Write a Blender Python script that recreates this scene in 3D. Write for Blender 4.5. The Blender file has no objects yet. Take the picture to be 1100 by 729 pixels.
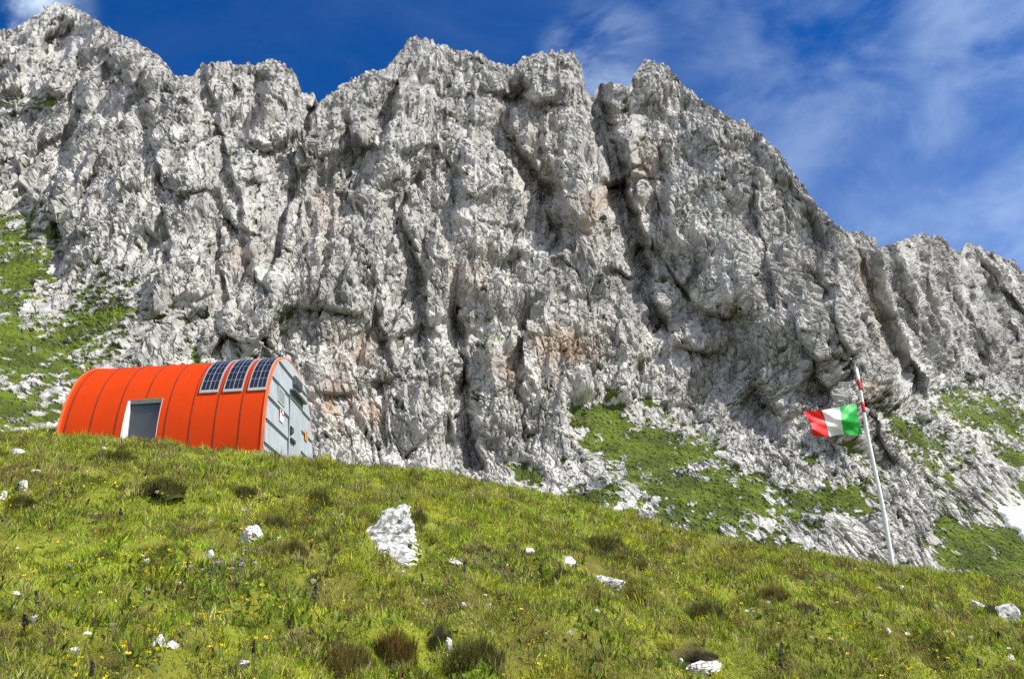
import bpy, bmesh, math, random
import numpy as np
from mathutils import Vector, Matrix

random.seed(7)
RNG = np.random.default_rng(11)
scene = bpy.context.scene
COL = scene.collection

# ------------------------------------------------------------------ camera model
F, CX, CY = 850.0, 550.0, 364.5
PITCH, ROLL = 0.35933, -0.0507
EYE = 1.6
cp, sp = math.cos(PITCH), math.sin(PITCH)
cr, sr = math.cos(ROLL), math.sin(ROLL)


def ray(u, v):
    """view direction of photo pixel (u, v), scaled so that its y component is 1 -> (a, 1, m)"""
    u = np.asarray(u, float) - CX
    v = np.asarray(v, float) - CY
    u0 = cr * u + sr * v
    v0 = -sr * u + cr * v
    X, Y, Z = u0 / F, 1.0, -v0 / F
    wy = cp * Y - sp * Z
    wz = sp * Y + cp * Z
    return X / wy, wz / wy


def project(x, y, z):
    z = z - EYE
    Y = cp * y + sp * z
    Z = -sp * y + cp * z
    u0 = F * x / Y
    v0 = -F * Z / Y
    return CX + cr * u0 - sr * v0, CY + sr * u0 + cr * v0


def at(u, v, y):
    a, m = ray(u, v)
    return Vector((float(a * y), float(y), float(EYE + m * y)))


# ------------------------------------------------------------------ numpy noise
def _hash(ix, iy, iz, seed):
    h = (ix.astype(np.uint32) * np.uint32(374761393) + iy.astype(np.uint32) * np.uint32(668265263)
         + iz.astype(np.uint32) * np.uint32(2147483647) + np.uint32(seed * 974711 + 13))
    h ^= h >> np.uint32(13)
    h *= np.uint32(1274126177)
    h ^= h >> np.uint32(16)
    h *= np.uint32(2246822519)
    h ^= h >> np.uint32(13)
    return h


def perlin(x, y, z, seed=0):
    x = np.asarray(x, np.float32); y = np.asarray(y, np.float32); z = np.asarray(z, np.float32)
    x, y, z = np.broadcast_arrays(x, y, z)
    fx, fy, fz = np.floor(x), np.floor(y), np.floor(z)
    ix, iy, iz = fx.astype(np.int64), fy.astype(np.int64), fz.astype(np.int64)
    x = x - fx; y = y - fy; z = z - fz
    ux = x * x * x * (x * (x * 6 - 15) + 10)
    uy = y * y * y * (y * (y * 6 - 15) + 10)
    uz = z * z * z * (z * (z * 6 - 15) + 10)
    out = np.zeros_like(x)
    for dx in (0, 1):
        wx = ux if dx else 1 - ux
        for dy in (0, 1):
            wy = uy if dy else 1 - uy
            for dz in (0, 1):
                wz = uz if dz else 1 - uz
                h = _hash((ix + dx) & 0xffffffff, (iy + dy) & 0xffffffff, (iz + dz) & 0xffffffff, seed)
                gx = (h & np.uint32(1023)).astype(np.float32) / 511.5 - 1
                gy = ((h >> np.uint32(10)) & np.uint32(1023)).astype(np.float32) / 511.5 - 1
                gz = ((h >> np.uint32(20)) & np.uint32(1023)).astype(np.float32) / 511.5 - 1
                out += wx * wy * wz * (gx * (x - dx) + gy * (y - dy) + gz * (z - dz))
    return out * 1.25


def fbm(x, y, z, octv=4, seed=0, gain=.5):
    s, a = 0, 1.0
    for k in range(octv):
        s = s + a * perlin(x * 2.03 ** k, y * 2.03 ** k, z * 2.03 ** k, seed + 17 * k)
        a *= gain
    return s


def ridged(x, y, z, octv=4, seed=0, gain=.5):
    s, a, t = 0, 1.0, 0
    for k in range(octv):
        n = 1 - 2 * np.abs(perlin(x * 2.07 ** k, y * 2.07 ** k, z * 2.07 ** k, seed + 31 * k))
        s = s + a * n; t += a
        a *= gain
    return s / t          # about -1..1, crests near 1


def facets(a, b, seed, jit=.95):
    """tilted plates of a jittered cell grid: (height, distance to the plate's edge)"""
    a = a.astype(np.float32); b = b.astype(np.float32)
    ia, ib = np.floor(a).astype(np.int64), np.floor(b).astype(np.int64)
    best = np.full(a.shape, 9., np.float32); sec = best.copy(); hh = np.zeros_like(a)
    for da in (-1, 0, 1):
        for db in (-1, 0, 1):
            ca, cb = ia + da, ib + db
            h = _hash(ca & 0xffffffff, cb & 0xffffffff, np.zeros_like(ca), seed)
            h2 = _hash(ca & 0xffffffff, cb & 0xffffffff, np.ones_like(ca), seed + 5)
            px = a - (ca + .5 + jit * ((h & np.uint32(1023)).astype(np.float32) / 1023 - .5))
            py = b - (cb + .5 + jit * (((h >> np.uint32(10)) & np.uint32(1023)).astype(np.float32) / 1023 - .5))
            d = px * px + py * py
            val = ((h2 & np.uint32(1023)).astype(np.float32) / 1023 - .5) * .9 \
                + (((h2 >> np.uint32(10)) & np.uint32(1023)).astype(np.float32) / 511.5 - 1) * px * .9 \
                + (((h2 >> np.uint32(20)) & np.uint32(1023)).astype(np.float32) / 511.5 - 1) * py * .9
            m = d < best
            sec = np.where(m, best, np.minimum(sec, d))
            hh = np.where(m, val, hh)
            best = np.where(m, d, best)
    return hh, np.sqrt(sec) - np.sqrt(best)


def sstep(e0, e1, x):
    t = np.clip((x - e0) / (e1 - e0), 0, 1)
    return t * t * (3 - 2 * t)


# ------------------------------------------------------------------ mesh helpers
def np_mesh(name, verts, faces, mat, smooth=False, col=None, parent=None, nper=4):
    """verts (n,3), faces (m,nper) -> linked mesh object; col (n,4) linear colour per vertex"""
    me = bpy.data.meshes.new(name)
    faces = np.asarray(faces, np.int32)
    me.vertices.add(len(verts))
    me.vertices.foreach_set('co', np.ascontiguousarray(verts, np.float32).ravel())
    k = faces.shape[1]
    me.loops.add(faces.size)
    me.loops.foreach_set('vertex_index', faces.ravel())
    me.polygons.add(len(faces))
    me.polygons.foreach_set('loop_start', np.arange(0, faces.size, k, dtype=np.int32))
    me.polygons.foreach_set('use_smooth', np.full(len(faces), smooth, bool))
    me.update(calc_edges=True)
    if col is not None:
        at_ = me.attributes.new('tint', 'FLOAT_COLOR', 'POINT')
        at_.data.foreach_set('color', np.ascontiguousarray(col, np.float32).ravel())
    if mat: me.materials.append(mat)
    o = bpy.data.objects.new(name, me)
    COL.objects.link(o)
    if parent: o.parent = parent
    return o


def grid_faces(nr, nc):
    i = np.arange(nr * nc, dtype=np.int32).reshape(nr, nc)
    return np.stack([i[:-1, :-1], i[:-1, 1:], i[1:, 1:], i[1:, :-1]], -1).reshape(-1, 4)


def bm_obj(name, bm, mats, parent=None, smooth=False):
    me = bpy.data.meshes.new(name)
    bmesh.ops.recalc_face_normals(bm, faces=bm.faces)
    bm.to_mesh(me); bm.free()
    for m in (mats if isinstance(mats, (list, tuple)) else [mats]): me.materials.append(m)
    if smooth:
        for p in me.polygons: p.use_smooth = True
    o = bpy.data.objects.new(name, me)
    COL.objects.link(o)
    if parent: o.parent = parent
    return o


def bx(bm, lo, hi, bev=0.0, mi=0):
    b2 = bmesh.new()
    bmesh.ops.create_cube(b2, size=1)
    for v in b2.verts:
        v.co = Vector([lo[i] + (v.co[i] + .5) * (hi[i] - lo[i]) for i in range(3)])
    if bev: bmesh.ops.bevel(b2, geom=b2.edges[:], offset=bev, segments=2, affect='EDGES', profile=.7)
    merge(bm, b2, mi)


def merge(bm, b2, mi=0):
    mp = {}
    for v in b2.verts: mp[v] = bm.verts.new(v.co)
    for f in b2.faces:
        try:
            g = bm.faces.new([mp[v] for v in f.verts]); g.material_index = mi
        except ValueError:
            pass
    b2.free()


def tube(bm, pts, rads, seg=10, mi=0, cap=True):
    pts = [Vector(p) for p in pts]
    rings = []
    for i, p in enumerate(pts):
        d = (pts[min(i + 1, len(pts) - 1)] - pts[max(i - 1, 0)]).normalized()
        up = Vector((0, 0, 1)) if abs(d.z) < .9 else Vector((0, 1, 0))
        s = d.cross(up).normalized(); t = d.cross(s)
        r = rads[i] if isinstance(rads, (list, tuple)) else rads
        rings.append([bm.verts.new(p + (s * math.cos(2 * math.pi * k / seg) + t * math.sin(2 * math.pi * k / seg)) * r)
                      for k in range(seg)])
    for A, B in zip(rings, rings[1:]):
        for k in range(seg):
            f = bm.faces.new([A[k], A[(k + 1) % seg], B[(k + 1) % seg], B[k]]); f.material_index = mi; f.smooth = True
    if cap:
        for R in (rings[0], rings[-1]):
            f = bm.faces.new(R); f.material_index = mi


def thing(name, label, cat, loc=(0, 0, 0), group=None):
    o = bpy.data.objects.new(name, None)
    o.empty_display_size = .2
    COL.objects.link(o); o.location = loc
    return tag(o, label, cat, group)


def tag(o, label, cat, group=None):
    o['label'] = label; o['category'] = cat
    if group: o['group'] = group
    return o


# ------------------------------------------------------------------ materials
def new_mat(name):
    m = bpy.data.materials.new(name); m.use_nodes = True
    nt = m.node_tree
    return m, nt, nt.nodes['Principled BSDF'], nt.links


def mat_plain(name, col, rough=.5, metal=0, var=.12, scale=6., bump=0., spec=.5):
    m, nt, b, L = new_mat(name)
    tc = nt.nodes.new('ShaderNodeTexCoord')
    n = nt.nodes.new('ShaderNodeTexNoise'); n.inputs['Scale'].default_value = scale
    n.inputs['Detail'].default_value = 6; n.inputs['Roughness'].default_value = .65
    L.new(tc.outputs['Object'], n.inputs['Vector'])
    r = nt.nodes.new('ShaderNodeValToRGB')
    r.color_ramp.elements[0].position = .3; r.color_ramp.elements[1].position = .7
    r.color_ramp.elements[0].color = [c * (1 - var) for c in col] + [1]
    r.color_ramp.elements[1].color = [min(1, c * (1 + var)) for c in col] + [1]
    L.new(n.outputs['Fac'], r.inputs['Fac']); L.new(r.outputs['Color'], b.inputs['Base Color'])
    b.inputs['Roughness'].default_value = rough; b.inputs['Metallic'].default_value = metal
    b.inputs['Specular IOR Level'].default_value = spec
    if bump:
        bp = nt.nodes.new('ShaderNodeBump'); bp.inputs['Strength'].default_value = bump
        bp.inputs['Distance'].default_value = .02
        L.new(n.outputs['Fac'], bp.inputs['Height']); L.new(bp.outputs['Normal'], b.inputs['Normal'])
    return m


def mat_tint(name, rough=.9, scale=3., var=.25, bump=.4, dist=.1, transl=0., detail=8., spec=.2):
    """colour comes from the per-vertex tint, broken up by noise"""
    m, nt, b, L = new_mat(name)
    a = nt.nodes.new('ShaderNodeAttribute'); a.attribute_name = 'tint'
    tc = nt.nodes.new('ShaderNodeTexCoord')
    n = nt.nodes.new('ShaderNodeTexNoise'); n.inputs['Scale'].default_value = scale
    n.inputs['Detail'].default_value = detail; n.inputs['Roughness'].default_value = .7
    L.new(tc.outputs['Object'], n.inputs['Vector'])
    mr = nt.nodes.new('ShaderNodeMapRange')
    mr.inputs['From Min'].default_value = .3; mr.inputs['From Max'].default_value = .7
    mr.inputs['To Min'].default_value = 1 - var; mr.inputs['To Max'].default_value = 1 + var
    L.new(n.outputs['Fac'], mr.inputs['Value'])
    mx = nt.nodes.new('ShaderNodeVectorMath'); mx.operation = 'SCALE'
    L.new(a.outputs['Color'], mx.inputs[0]); L.new(mr.outputs['Result'], mx.inputs['Scale'])
    L.new(mx.outputs['Vector'], b.inputs['Base Color'])
    b.inputs['Roughness'].default_value = rough; b.inputs['Specular IOR Level'].default_value = spec
    if bump:
        bp = nt.nodes.new('ShaderNodeBump'); bp.inputs['Strength'].default_value = bump
        bp.inputs['Distance'].default_value = dist
        L.new(n.outputs['Fac'], bp.inputs['Height']); L.new(bp.outputs['Normal'], b.inputs['Normal'])
    if transl:
        out = nt.nodes['Material Output']
        t = nt.nodes.new('ShaderNodeBsdfTranslucent'); L.new(mx.outputs['Vector'], t.inputs['Color'])
        ms = nt.nodes.new('ShaderNodeMixShader'); ms.inputs[0].default_value = transl
        L.new(b.outputs[0], ms.inputs[1]); L.new(t.outputs[0], ms.inputs[2]); L.new(ms.outputs[0], out.inputs['Surface'])
    return m


M_rock = mat_tint('limestone', .92, 1.1, .16, .5, .35, detail=10)
M_ground = mat_tint('soil_and_moss', .95, 9., .35, .6, .05)
M_grass = mat_tint('grass_blades', .6, 2., .1, 0, transl=.42, detail=2, spec=.3)
M_stone = mat_tint('meadow_stone', .9, 14., .22, .5, .03)
M_snow = mat_plain('old_snow', (.80, .82, .85), .6, var=.05, scale=.8, bump=.3)


# ------------------------------------------------------------------ world, sun, camera
SUN = Vector((.62, -.19, .76)).normalized()
sun_el = math.asin(SUN.z)


def build_world():
    w = bpy.data.worlds.new('World'); scene.world = w; w.use_nodes = True
    nt = w.node_tree; L = nt.links
    bg = nt.nodes['Background']; bg.inputs['Strength'].default_value = .085
    sky = nt.nodes.new('ShaderNodeTexSky'); sky.sky_type = 'NISHITA'; sky.sun_disc = False
    sky.sun_elevation = sun_el; sky.sun_rotation = math.atan2(SUN.x, SUN.y)
    sky.altitude = 2200; sky.air_density = 1.0; sky.dust_density = .3; sky.ozone_density = 2.5
    hs = nt.nodes.new('ShaderNodeHueSaturation'); hs.inputs['Saturation'].default_value = 1.38
    hs.inputs['Hue'].default_value = .513
    hs.inputs['Value'].default_value = 1.2
    L.new(sky.outputs[0], hs.inputs['Color'])
    tc = nt.nodes.new('ShaderNodeTexCoord')

    def noise(scale, rot, stretch, detail, dist):
        mp = nt.nodes.new('ShaderNodeMapping'); mp.inputs['Rotation'].default_value = rot
        mp.inputs['Scale'].default_value = stretch
        L.new(tc.outputs['Generated'], mp.inputs['Vector'])
        n = nt.nodes.new('ShaderNodeTexNoise'); n.inputs['Scale'].default_value = scale
        n.inputs['Detail'].default_value = detail; n.inputs['Roughness'].default_value = .58
        n.inputs['Distortion'].default_value = dist
        L.new(mp.outputs[0], n.inputs['Vector'])
        return n.outputs['Fac']

    def mrange(x, a, b, c=0., d=1., smooth=True):
        r = nt.nodes.new('ShaderNodeMapRange'); r.interpolation_type = 'SMOOTHSTEP' if smooth else 'LINEAR'
        r.inputs['From Min'].default_value = a; r.inputs['From Max'].default_value = b
        r.inputs['To Min'].default_value = c; r.inputs['To Max'].default_value = d
        L.new(x, r.inputs['Value']); return r.outputs['Result']

    def math_(op, a, b):
        m = nt.nodes.new('ShaderNodeMath'); m.operation = op
        for i, q in enumerate((a, b)):
            if isinstance(q, (int, float)): m.inputs[i].default_value = q
            else: L.new(q, m.inputs[i])
        return m.outputs[0]
    broad = mrange(noise(2.1, (.3, .1, .5), (1, 1, 1.2), 3, .2), .33, .68)
    wisp = mrange(noise(5.0, (.2, .5, .3), (.9, 1.0, 1.9), 10, .5), .36, .78)
    sep = nt.nodes.new('ShaderNodeSeparateXYZ'); L.new(tc.outputs['Generated'], sep.inputs[0])
    # thin cirrus gathers on the right-hand half of the sky, hardly any over the left ridge
    side = mrange(sep.outputs['X'], -.02, .38, .10, 1.)
    cirrus = math_('MULTIPLY', math_('MULTIPLY', math_('ADD', math_('MULTIPLY', broad, .6), .4), wisp), side)
    cirrus = math_('MULTIPLY', cirrus, .40)

    low = math_('MULTIPLY', mrange(sep.outputs['Z'], .64, .28, 0, .17), mrange(sep.outputs['X'], .0, .4))
    cirrus = math_('ADD', cirrus, low)

    # two denser scraps of cloud: above the left summit and behind the middle tower
    def puff(u, v, rad, amount):
        a, m = ray(u, v); d = Vector((float(a), 1, float(m))).normalized()
        dp = nt.nodes.new('ShaderNodeVectorMath'); dp.operation = 'DOT_PRODUCT'
        L.new(tc.outputs['Generated'], dp.inputs[0]); dp.inputs[1].default_value = d
        return math_('MULTIPLY', mrange(dp.outputs['Value'], math.cos(rad), 1., 0, amount), mrange(noise(7, (.1, .4, .9), (1, 1, 1.3), 7, .5), .36, .66))
    puffs = math_('ADD', puff(-5, 5, .10, 1.0), puff(645, 66, .085, .42))
    puffs = math_('ADD', puffs, puff(1085, 8, .12, .30))
    # broken bright cloud added to the unseen sky behind the camera as neutral fill
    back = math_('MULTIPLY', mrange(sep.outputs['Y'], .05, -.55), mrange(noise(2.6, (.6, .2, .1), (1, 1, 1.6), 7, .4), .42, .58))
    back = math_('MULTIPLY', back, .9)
    fac = math_('MINIMUM', math_('ADD', cirrus, puffs), .95)
    mx = nt.nodes.new('ShaderNodeMix'); mx.data_type = 'RGBA'
    L.new(fac, mx.inputs['Factor']); L.new(hs.outputs[0], mx.inputs[6]); mx.inputs[7].default_value = (6.6, 8.2, 10.2, 1)
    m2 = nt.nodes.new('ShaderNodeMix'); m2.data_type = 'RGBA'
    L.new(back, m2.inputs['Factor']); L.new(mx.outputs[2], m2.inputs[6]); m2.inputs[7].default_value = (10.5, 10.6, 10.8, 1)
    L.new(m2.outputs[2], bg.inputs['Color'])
    s = bpy.data.lights.new('sun', 'SUN'); s.energy = 4.7; s.angle = math.radians(.53); s.color = (1, .965, .90)
    so = bpy.data.objects.new('sun', s); COL.objects.link(so)
    so.rotation_euler = SUN.to_track_quat('Z', 'Y').to_euler(); so.location = SUN * 60
    scene.view_settings.view_transform = 'Standard'; scene.view_settings.look = 'None'
    scene.view_settings.gamma = 1; scene.view_settings.exposure = .56
    scene.view_settings.use_curve_mapping = False
    c = bpy.data.cameras.new('camera'); co = bpy.data.objects.new('camera', c); COL.objects.link(co)
    c.sensor_width = 36; c.sensor_fit = 'HORIZONTAL'; c.lens = 36 * F / 1100
    c.clip_start = .1; c.clip_end = 5000
    R = Vector((cr, -sp * sr, cp * sr)); U = Vector((-sr, -sp * cr, cp * cr)); Fw = Vector((0, cp, sp))
    co.matrix_world = Matrix(((R.x, U.x, -Fw.x, 0), (R.y, U.y, -Fw.y, 0), (R.z, U.z, -Fw.z, EYE), (0, 0, 0, 1)))
    scene.camera = co
    scene.cycles.max_bounces = 5; scene.cycles.diffuse_bounces = 3; scene.cycles.glossy_bounces = 2
    scene.cycles.transmission_bounces = 3; scene.cycles.use_denoising = False


build_world()

# ------------------------------------------------------------------ the meadow
CREST = np.array([(-400, 440), (-150, 458), (0, 468), (60, 468), (150, 474), (283, 491), (335, 499), (400, 506), (450, 511), (520, 522),
                  (560, 531), (610, 541), (655, 552), (700, 563), (750, 579), (820, 592), (900, 604), (960, 614), (1020, 621),
                  (1100, 632), (1250, 650), (1500, 690)], float)
_a, _m = ray(CREST[:, 0], CREST[:, 1])


def crest_depth(a):
    return 15.2 + .9 * np.sin(a * 9 + 1.0) * sstep(-.12, .1, a) - .9 * sstep(-.05, -.35, -np.abs(a + .45)) * 0


def ground_base(x, y):
    x = np.asarray(x, float); y = np.asarray(y, float)
    ye = np.maximum(y, 4.0) + np.maximum(0, np.abs(x) - .9 * np.maximum(y, 4.0)) * .8
    a = np.clip(x / ye, -1.0, 1.0)
    Y = crest_depth(a)
    zc = EYE + np.interp(a, _a, _m) * Y
    s = y / Y
    c = 1.15
    z = zc * s + c * s * (1 - s)
    over = np.maximum(s - 1, 0)
    z = np.where(s > 1, zc + (zc - c) * over - 9 * over ** 2, z)
    z = np.where(s > 2.2, zc + (zc - c) * 1.2 - 9 * 1.44 - (s - 2.2) * 8, z)
    z = np.where(s < .27, (zc + c * .73) * .27 + (s - .27) * (zc + c * .46), z)
    return np.maximum(z, -30)


def lumps(x, y):
    n = fbm(x * 1.05, y * .8, 0 * x + 3.1, 3, 40) * .15 + fbm(x * 2.9, y * 2.4, 0 * x + 3.1, 2, 47) * .15 + perlin(x * .33, y * .33, 0 * x, 44) * .12
    n = n + np.maximum(0, perlin(x * 1.7, y * 1.5, 0 * x + 9, 46)) * .10
    yc = np.asarray(y, float)
    fade = .35 + .65 * sstep(3.2, 1.0, np.abs(yc - 15.2))
    return n * np.where(yc > 12, np.maximum(.7, 1 - .3 * sstep(12, 14.5, yc)), 1)


def ground(x, y):
    return ground_base(x, y) + lumps(x, y)


def on_ground(u, v):
    """the point of the meadow seen at photo pixel (u, v)"""
    a, m = ray(u, v)
    ys = np.linspace(3, 19, 1600)
    zs = ground(a * ys, ys)
    d = EYE + m * ys - zs
    i = np.argmax(d < 0) if (d < 0).any() else int(np.argmin(np.abs(d)))
    y = float(ys[i])
    return Vector((float(a * y), y, float(zs[i])))


def pix(y):            # metres per photo pixel at depth y
    return y / 905.0


gx = np.unique(np.concatenate([np.linspace(-110, -16, 40), np.arange(-16, 16.01, .06), np.linspace(16, 110, 40)]))
gy = np.unique(np.concatenate([np.linspace(-40, 3, 30), np.arange(3, 21, .05), np.linspace(21, 75, 40)]))
GX, GY = np.meshgrid(gx, gy)
GZ = ground(GX, GY)
t1 = fbm(GX * .7, GY * .7, 0 * GX, 4, 60); t2 = fbm(GX * 3, GY * 3, 0 * GX, 3, 70)
mix = sstep(-.35, .35, t1 + .5 * t2)[..., None]
gc = np.array([.13, .12, .022]) * (1 - mix) + np.array([.20, .22, .022]) * mix
br = sstep(.25, .55, fbm(GX * 1.3 + 5, GY * 1.3, 0 * GX, 3, 80))[..., None]
gc = gc * (1 - br) + np.array([.075, .055, .028]) * br
gc = np.concatenate([gc, np.ones(gc.shape[:2] + (1,))], -1)
g = np_mesh('ground', np.stack([GX, GY, GZ], -1).reshape(-1, 3), grid_faces(*GX.shape), M_ground, True, gc.reshape(-1, 4))
g['kind'] = 'structure'

# ------------------------------------------------------------------ the rock wall
SKY = np.array([(-260, 60), (-120, 40), (-40, 30), (0, 31), (12, 36), (25, 28), (35, 20), (50, 8), (62, 3), (80, 8), (100, 20), (125, 35), (150, 48), (175, 63),
                (188, 83), (205, 86), (215, 75), (235, 67), (262, 72), (290, 66), (305, 70), (318, 80), (324, 100), (338, 101), (343, 112), (350, 106),
                (375, 88), (400, 78), (415, 76), (425, 62), (438, 46), (447, 41), (465, 46), (490, 55), (515, 58), (530, 67), (548, 73), (565, 62),
                (590, 57), (612, 58), (623, 70), (630, 98), (637, 102), (643, 92), (655, 88), (676, 93), (682, 78), (692, 65), (710, 70), (735, 92), (745, 101),
                (765, 115), (790, 131), (805, 134), (820, 147), (835, 162), (855, 190), (875, 216), (895, 240), (905, 249), (920, 251), (935, 257),
                (941, 268), (955, 264), (970, 257), (990, 252), (1010, 255), (1018, 265), (1028, 273), (1036, 262), (1050, 265), (1070, 275),
                (1085, 280), (1100, 296), (1160, 320), (1300, 340), (1500, 380)], float)


def wall():
    NC, NR = 1720, 840
    u = np.linspace(-160, 1260, NC)
    vs = np.interp(u, SKY[:, 0], SKY[:, 1])
    vs = vs + perlin(u / 9, 0 * u, 0 * u, 91) * 4.0 + perlin(u / 3.2, 0 * u, 0 * u, 92) * 2.6 - np.maximum(0, perlin(u / 5, 0 * u + 4, 0 * u, 93)) * 5 + 1.5
    vb = np.interp(u, CREST[:, 0], CREST[:, 1]) + 45
    t = np.linspace(0, 1, NR)[:, None]
    V = vb * (1 - t) + vs * t
    U = np.broadcast_to(u, V.shape)
    # steepness of the mountain, in degrees
    keyu = [-160, 0, 70, 150, 230, 330, 450, 520, 600, 650, 750, 830, 900, 960, 1020, 1100, 1260]
    keyv = [0, 200, 260, 330, 400, 430, 460, 490, 520, 560, 700]
    S = np.array([
        [62, 62, 55, 50, 46, 46, 46, 46, 46, 46, 46],   # -160
        [62, 62, 55, 48, 45, 45, 45, 45, 45, 45, 45],
        [63, 63, 58, 52, 47, 46, 45, 45, 45, 45, 45],
        [64, 64, 63, 58, 55, 52, 50, 50, 50, 50, 50],
        [65, 65, 65, 64, 62, 60, 58, 55, 50, 50, 50],
        [66, 66, 66, 66, 66, 66, 64, 58, 50, 45, 45],   # 330
        [67, 67, 66, 66, 66, 66, 64, 60, 50, 45, 45],
        [67, 67, 66, 66, 64, 62, 60, 55, 45, 40, 40],
        [68, 68, 67, 66, 64, 60, 54, 42, 36, 35, 35],   # 600
        [68, 68, 67, 66, 62, 52, 40, 35, 34, 34, 34],
        [66, 66, 66, 66, 64, 56, 42, 36, 35, 35, 35],
        [66, 66, 66, 66, 66, 64, 52, 42, 37, 36, 36],   # 830
        [62, 62, 64, 66, 66, 63, 56, 50, 44, 40, 40],
        [62, 62, 62, 62, 60, 55, 52, 50, 46, 44, 42],
        [60, 60, 60, 60, 58, 44, 42, 42, 42, 40, 38],   # 1020
        [60, 60, 60, 60, 54, 42, 40, 40, 36, 34, 34],
        [60, 60, 60, 60, 54, 42, 40, 40, 36, 34, 34]], float)
    Su = np.stack([np.interp(u, keyu, S[:, j]) for j in range(len(keyv))], 0)       # (kv, NC)
    sig = np.empty_like(V)
    for c in range(NC):
        sig[:, c] = np.interp(V[:, c], keyv, Su[:, c])
    A, E = ray(U, V)
    Y0 = np.interp(u, [-160, 0, 120, 300, 450, 560, 650, 800, 900, 1000, 1100, 1260], [80, 85, 92, 108, 112, 108, 96, 92, 95, 104, 110, 110])
    ts = np.tan(np.radians(sig))
    dE = np.diff(E, axis=0)
    g = 1 / np.maximum(ts - E, .22)
    g = .5 * (g[:-1] + g[1:])
    Y = Y0 * np.exp(np.concatenate([np.zeros((1, NC)), np.cumsum(g * dE, 0)], 0))
    # the ridge on the right stands further back
    ub = np.interp(V, [0, 250, 330, 380, 430, 470], [905, 906, 930, 950, 985, 1010])
    rear = sstep(-6, 42, U - ub) * (1 - sstep(395, 445, V))
    Y = Y * (1 + .06 * rear)
    X = A * Y; Z = EYE + E * Y
    # masks traced on the mountain -------------------------------------------------
    fa, fb = X, Z + .45 * Y
    wob = fbm(fa * .05, fb * .05, 0 * fa, 3, 5)

    def blob(u0, v0, su, sv, rot=0):
        c, s = math.cos(rot), math.sin(rot)
        du, dv = U - u0, V - v0
        return np.exp(-(((du * c + dv * s) / su) ** 2 + ((-du * s + dv * c) / sv) ** 2))
    gr = np.zeros_like(V)
    for q in [(15, 290, 55, 65, 0, 1.2), (40, 380, 85, 60, .2, 1.15), (0, 440, 70, 45, 0, 1.0), (110, 350, 55, 70, .5, .9), (45, 110, 28, 9, .1, .95), (20, 108, 18, 9, 0, .7),
              (-60, 330, 80, 160, 0, .9), (655, 465, 48, 32, .5, 1.3), (700, 485, 70, 36, .2, 1.45), (770, 530, 85, 32, .2, 1.3), (880, 535, 65, 20, .1, 1.1),
              (740, 560, 120, 35, .1, .85), (695, 440, 25, 10, -.6, .8), (565, 510, 28, 14, .4, 1.0), (640, 535, 40, 16, .2, 1.05), (820, 585, 70, 22, .1, .85),
              (1040, 590, 42, 32, .2, 1.4), (1085, 600, 45, 38, .2, 1.45), (1060, 445, 65, 20, .25, 1.3), (985, 470, 55, 18, .5, 1.05), (1000, 500, 45, 14, .6, .9), (1090, 490, 34, 16, .3, 1.0),
              (930, 500, 44, 12, .7, .75), (860, 490, 50, 14, .2, .5), (185, 335, 26, 34, .3, .55), (205, 390, 24, 28, .3, .55), (150, 440, 50, 20, .3, .35), (1150, 540, 80, 100, 0, .9)]:
        gr = np.maximum(gr, q[5] * blob(*q[:5]))
    steepness = sig
    def blur(P, k):
        for ax in (0, 1):
            pad = [(k, k) if i == ax else (0, 0) for i in range(2)]
            q = np.cumsum(np.pad(P, pad, mode='edge'), axis=ax)
            q = np.insert(q, 0, 0, axis=ax)
            n = P.shape[ax]
            P = (np.take(q, np.arange(2 * k + 1, 2 * k + 1 + n), axis=ax) - np.take(q, np.arange(n), axis=ax)) / (2 * k + 1)
        return P
    # large relief: gullies traced from the photograph --------------------------------
    D = np.zeros_like(V)          # metres towards the viewer
    wu = perlin(fa * .11, fb * .11, 0 * fa + 2, 8) * 5 + perlin(fa * .35, fb * .35, 0 * fa + 2, 9) * 2
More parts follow.
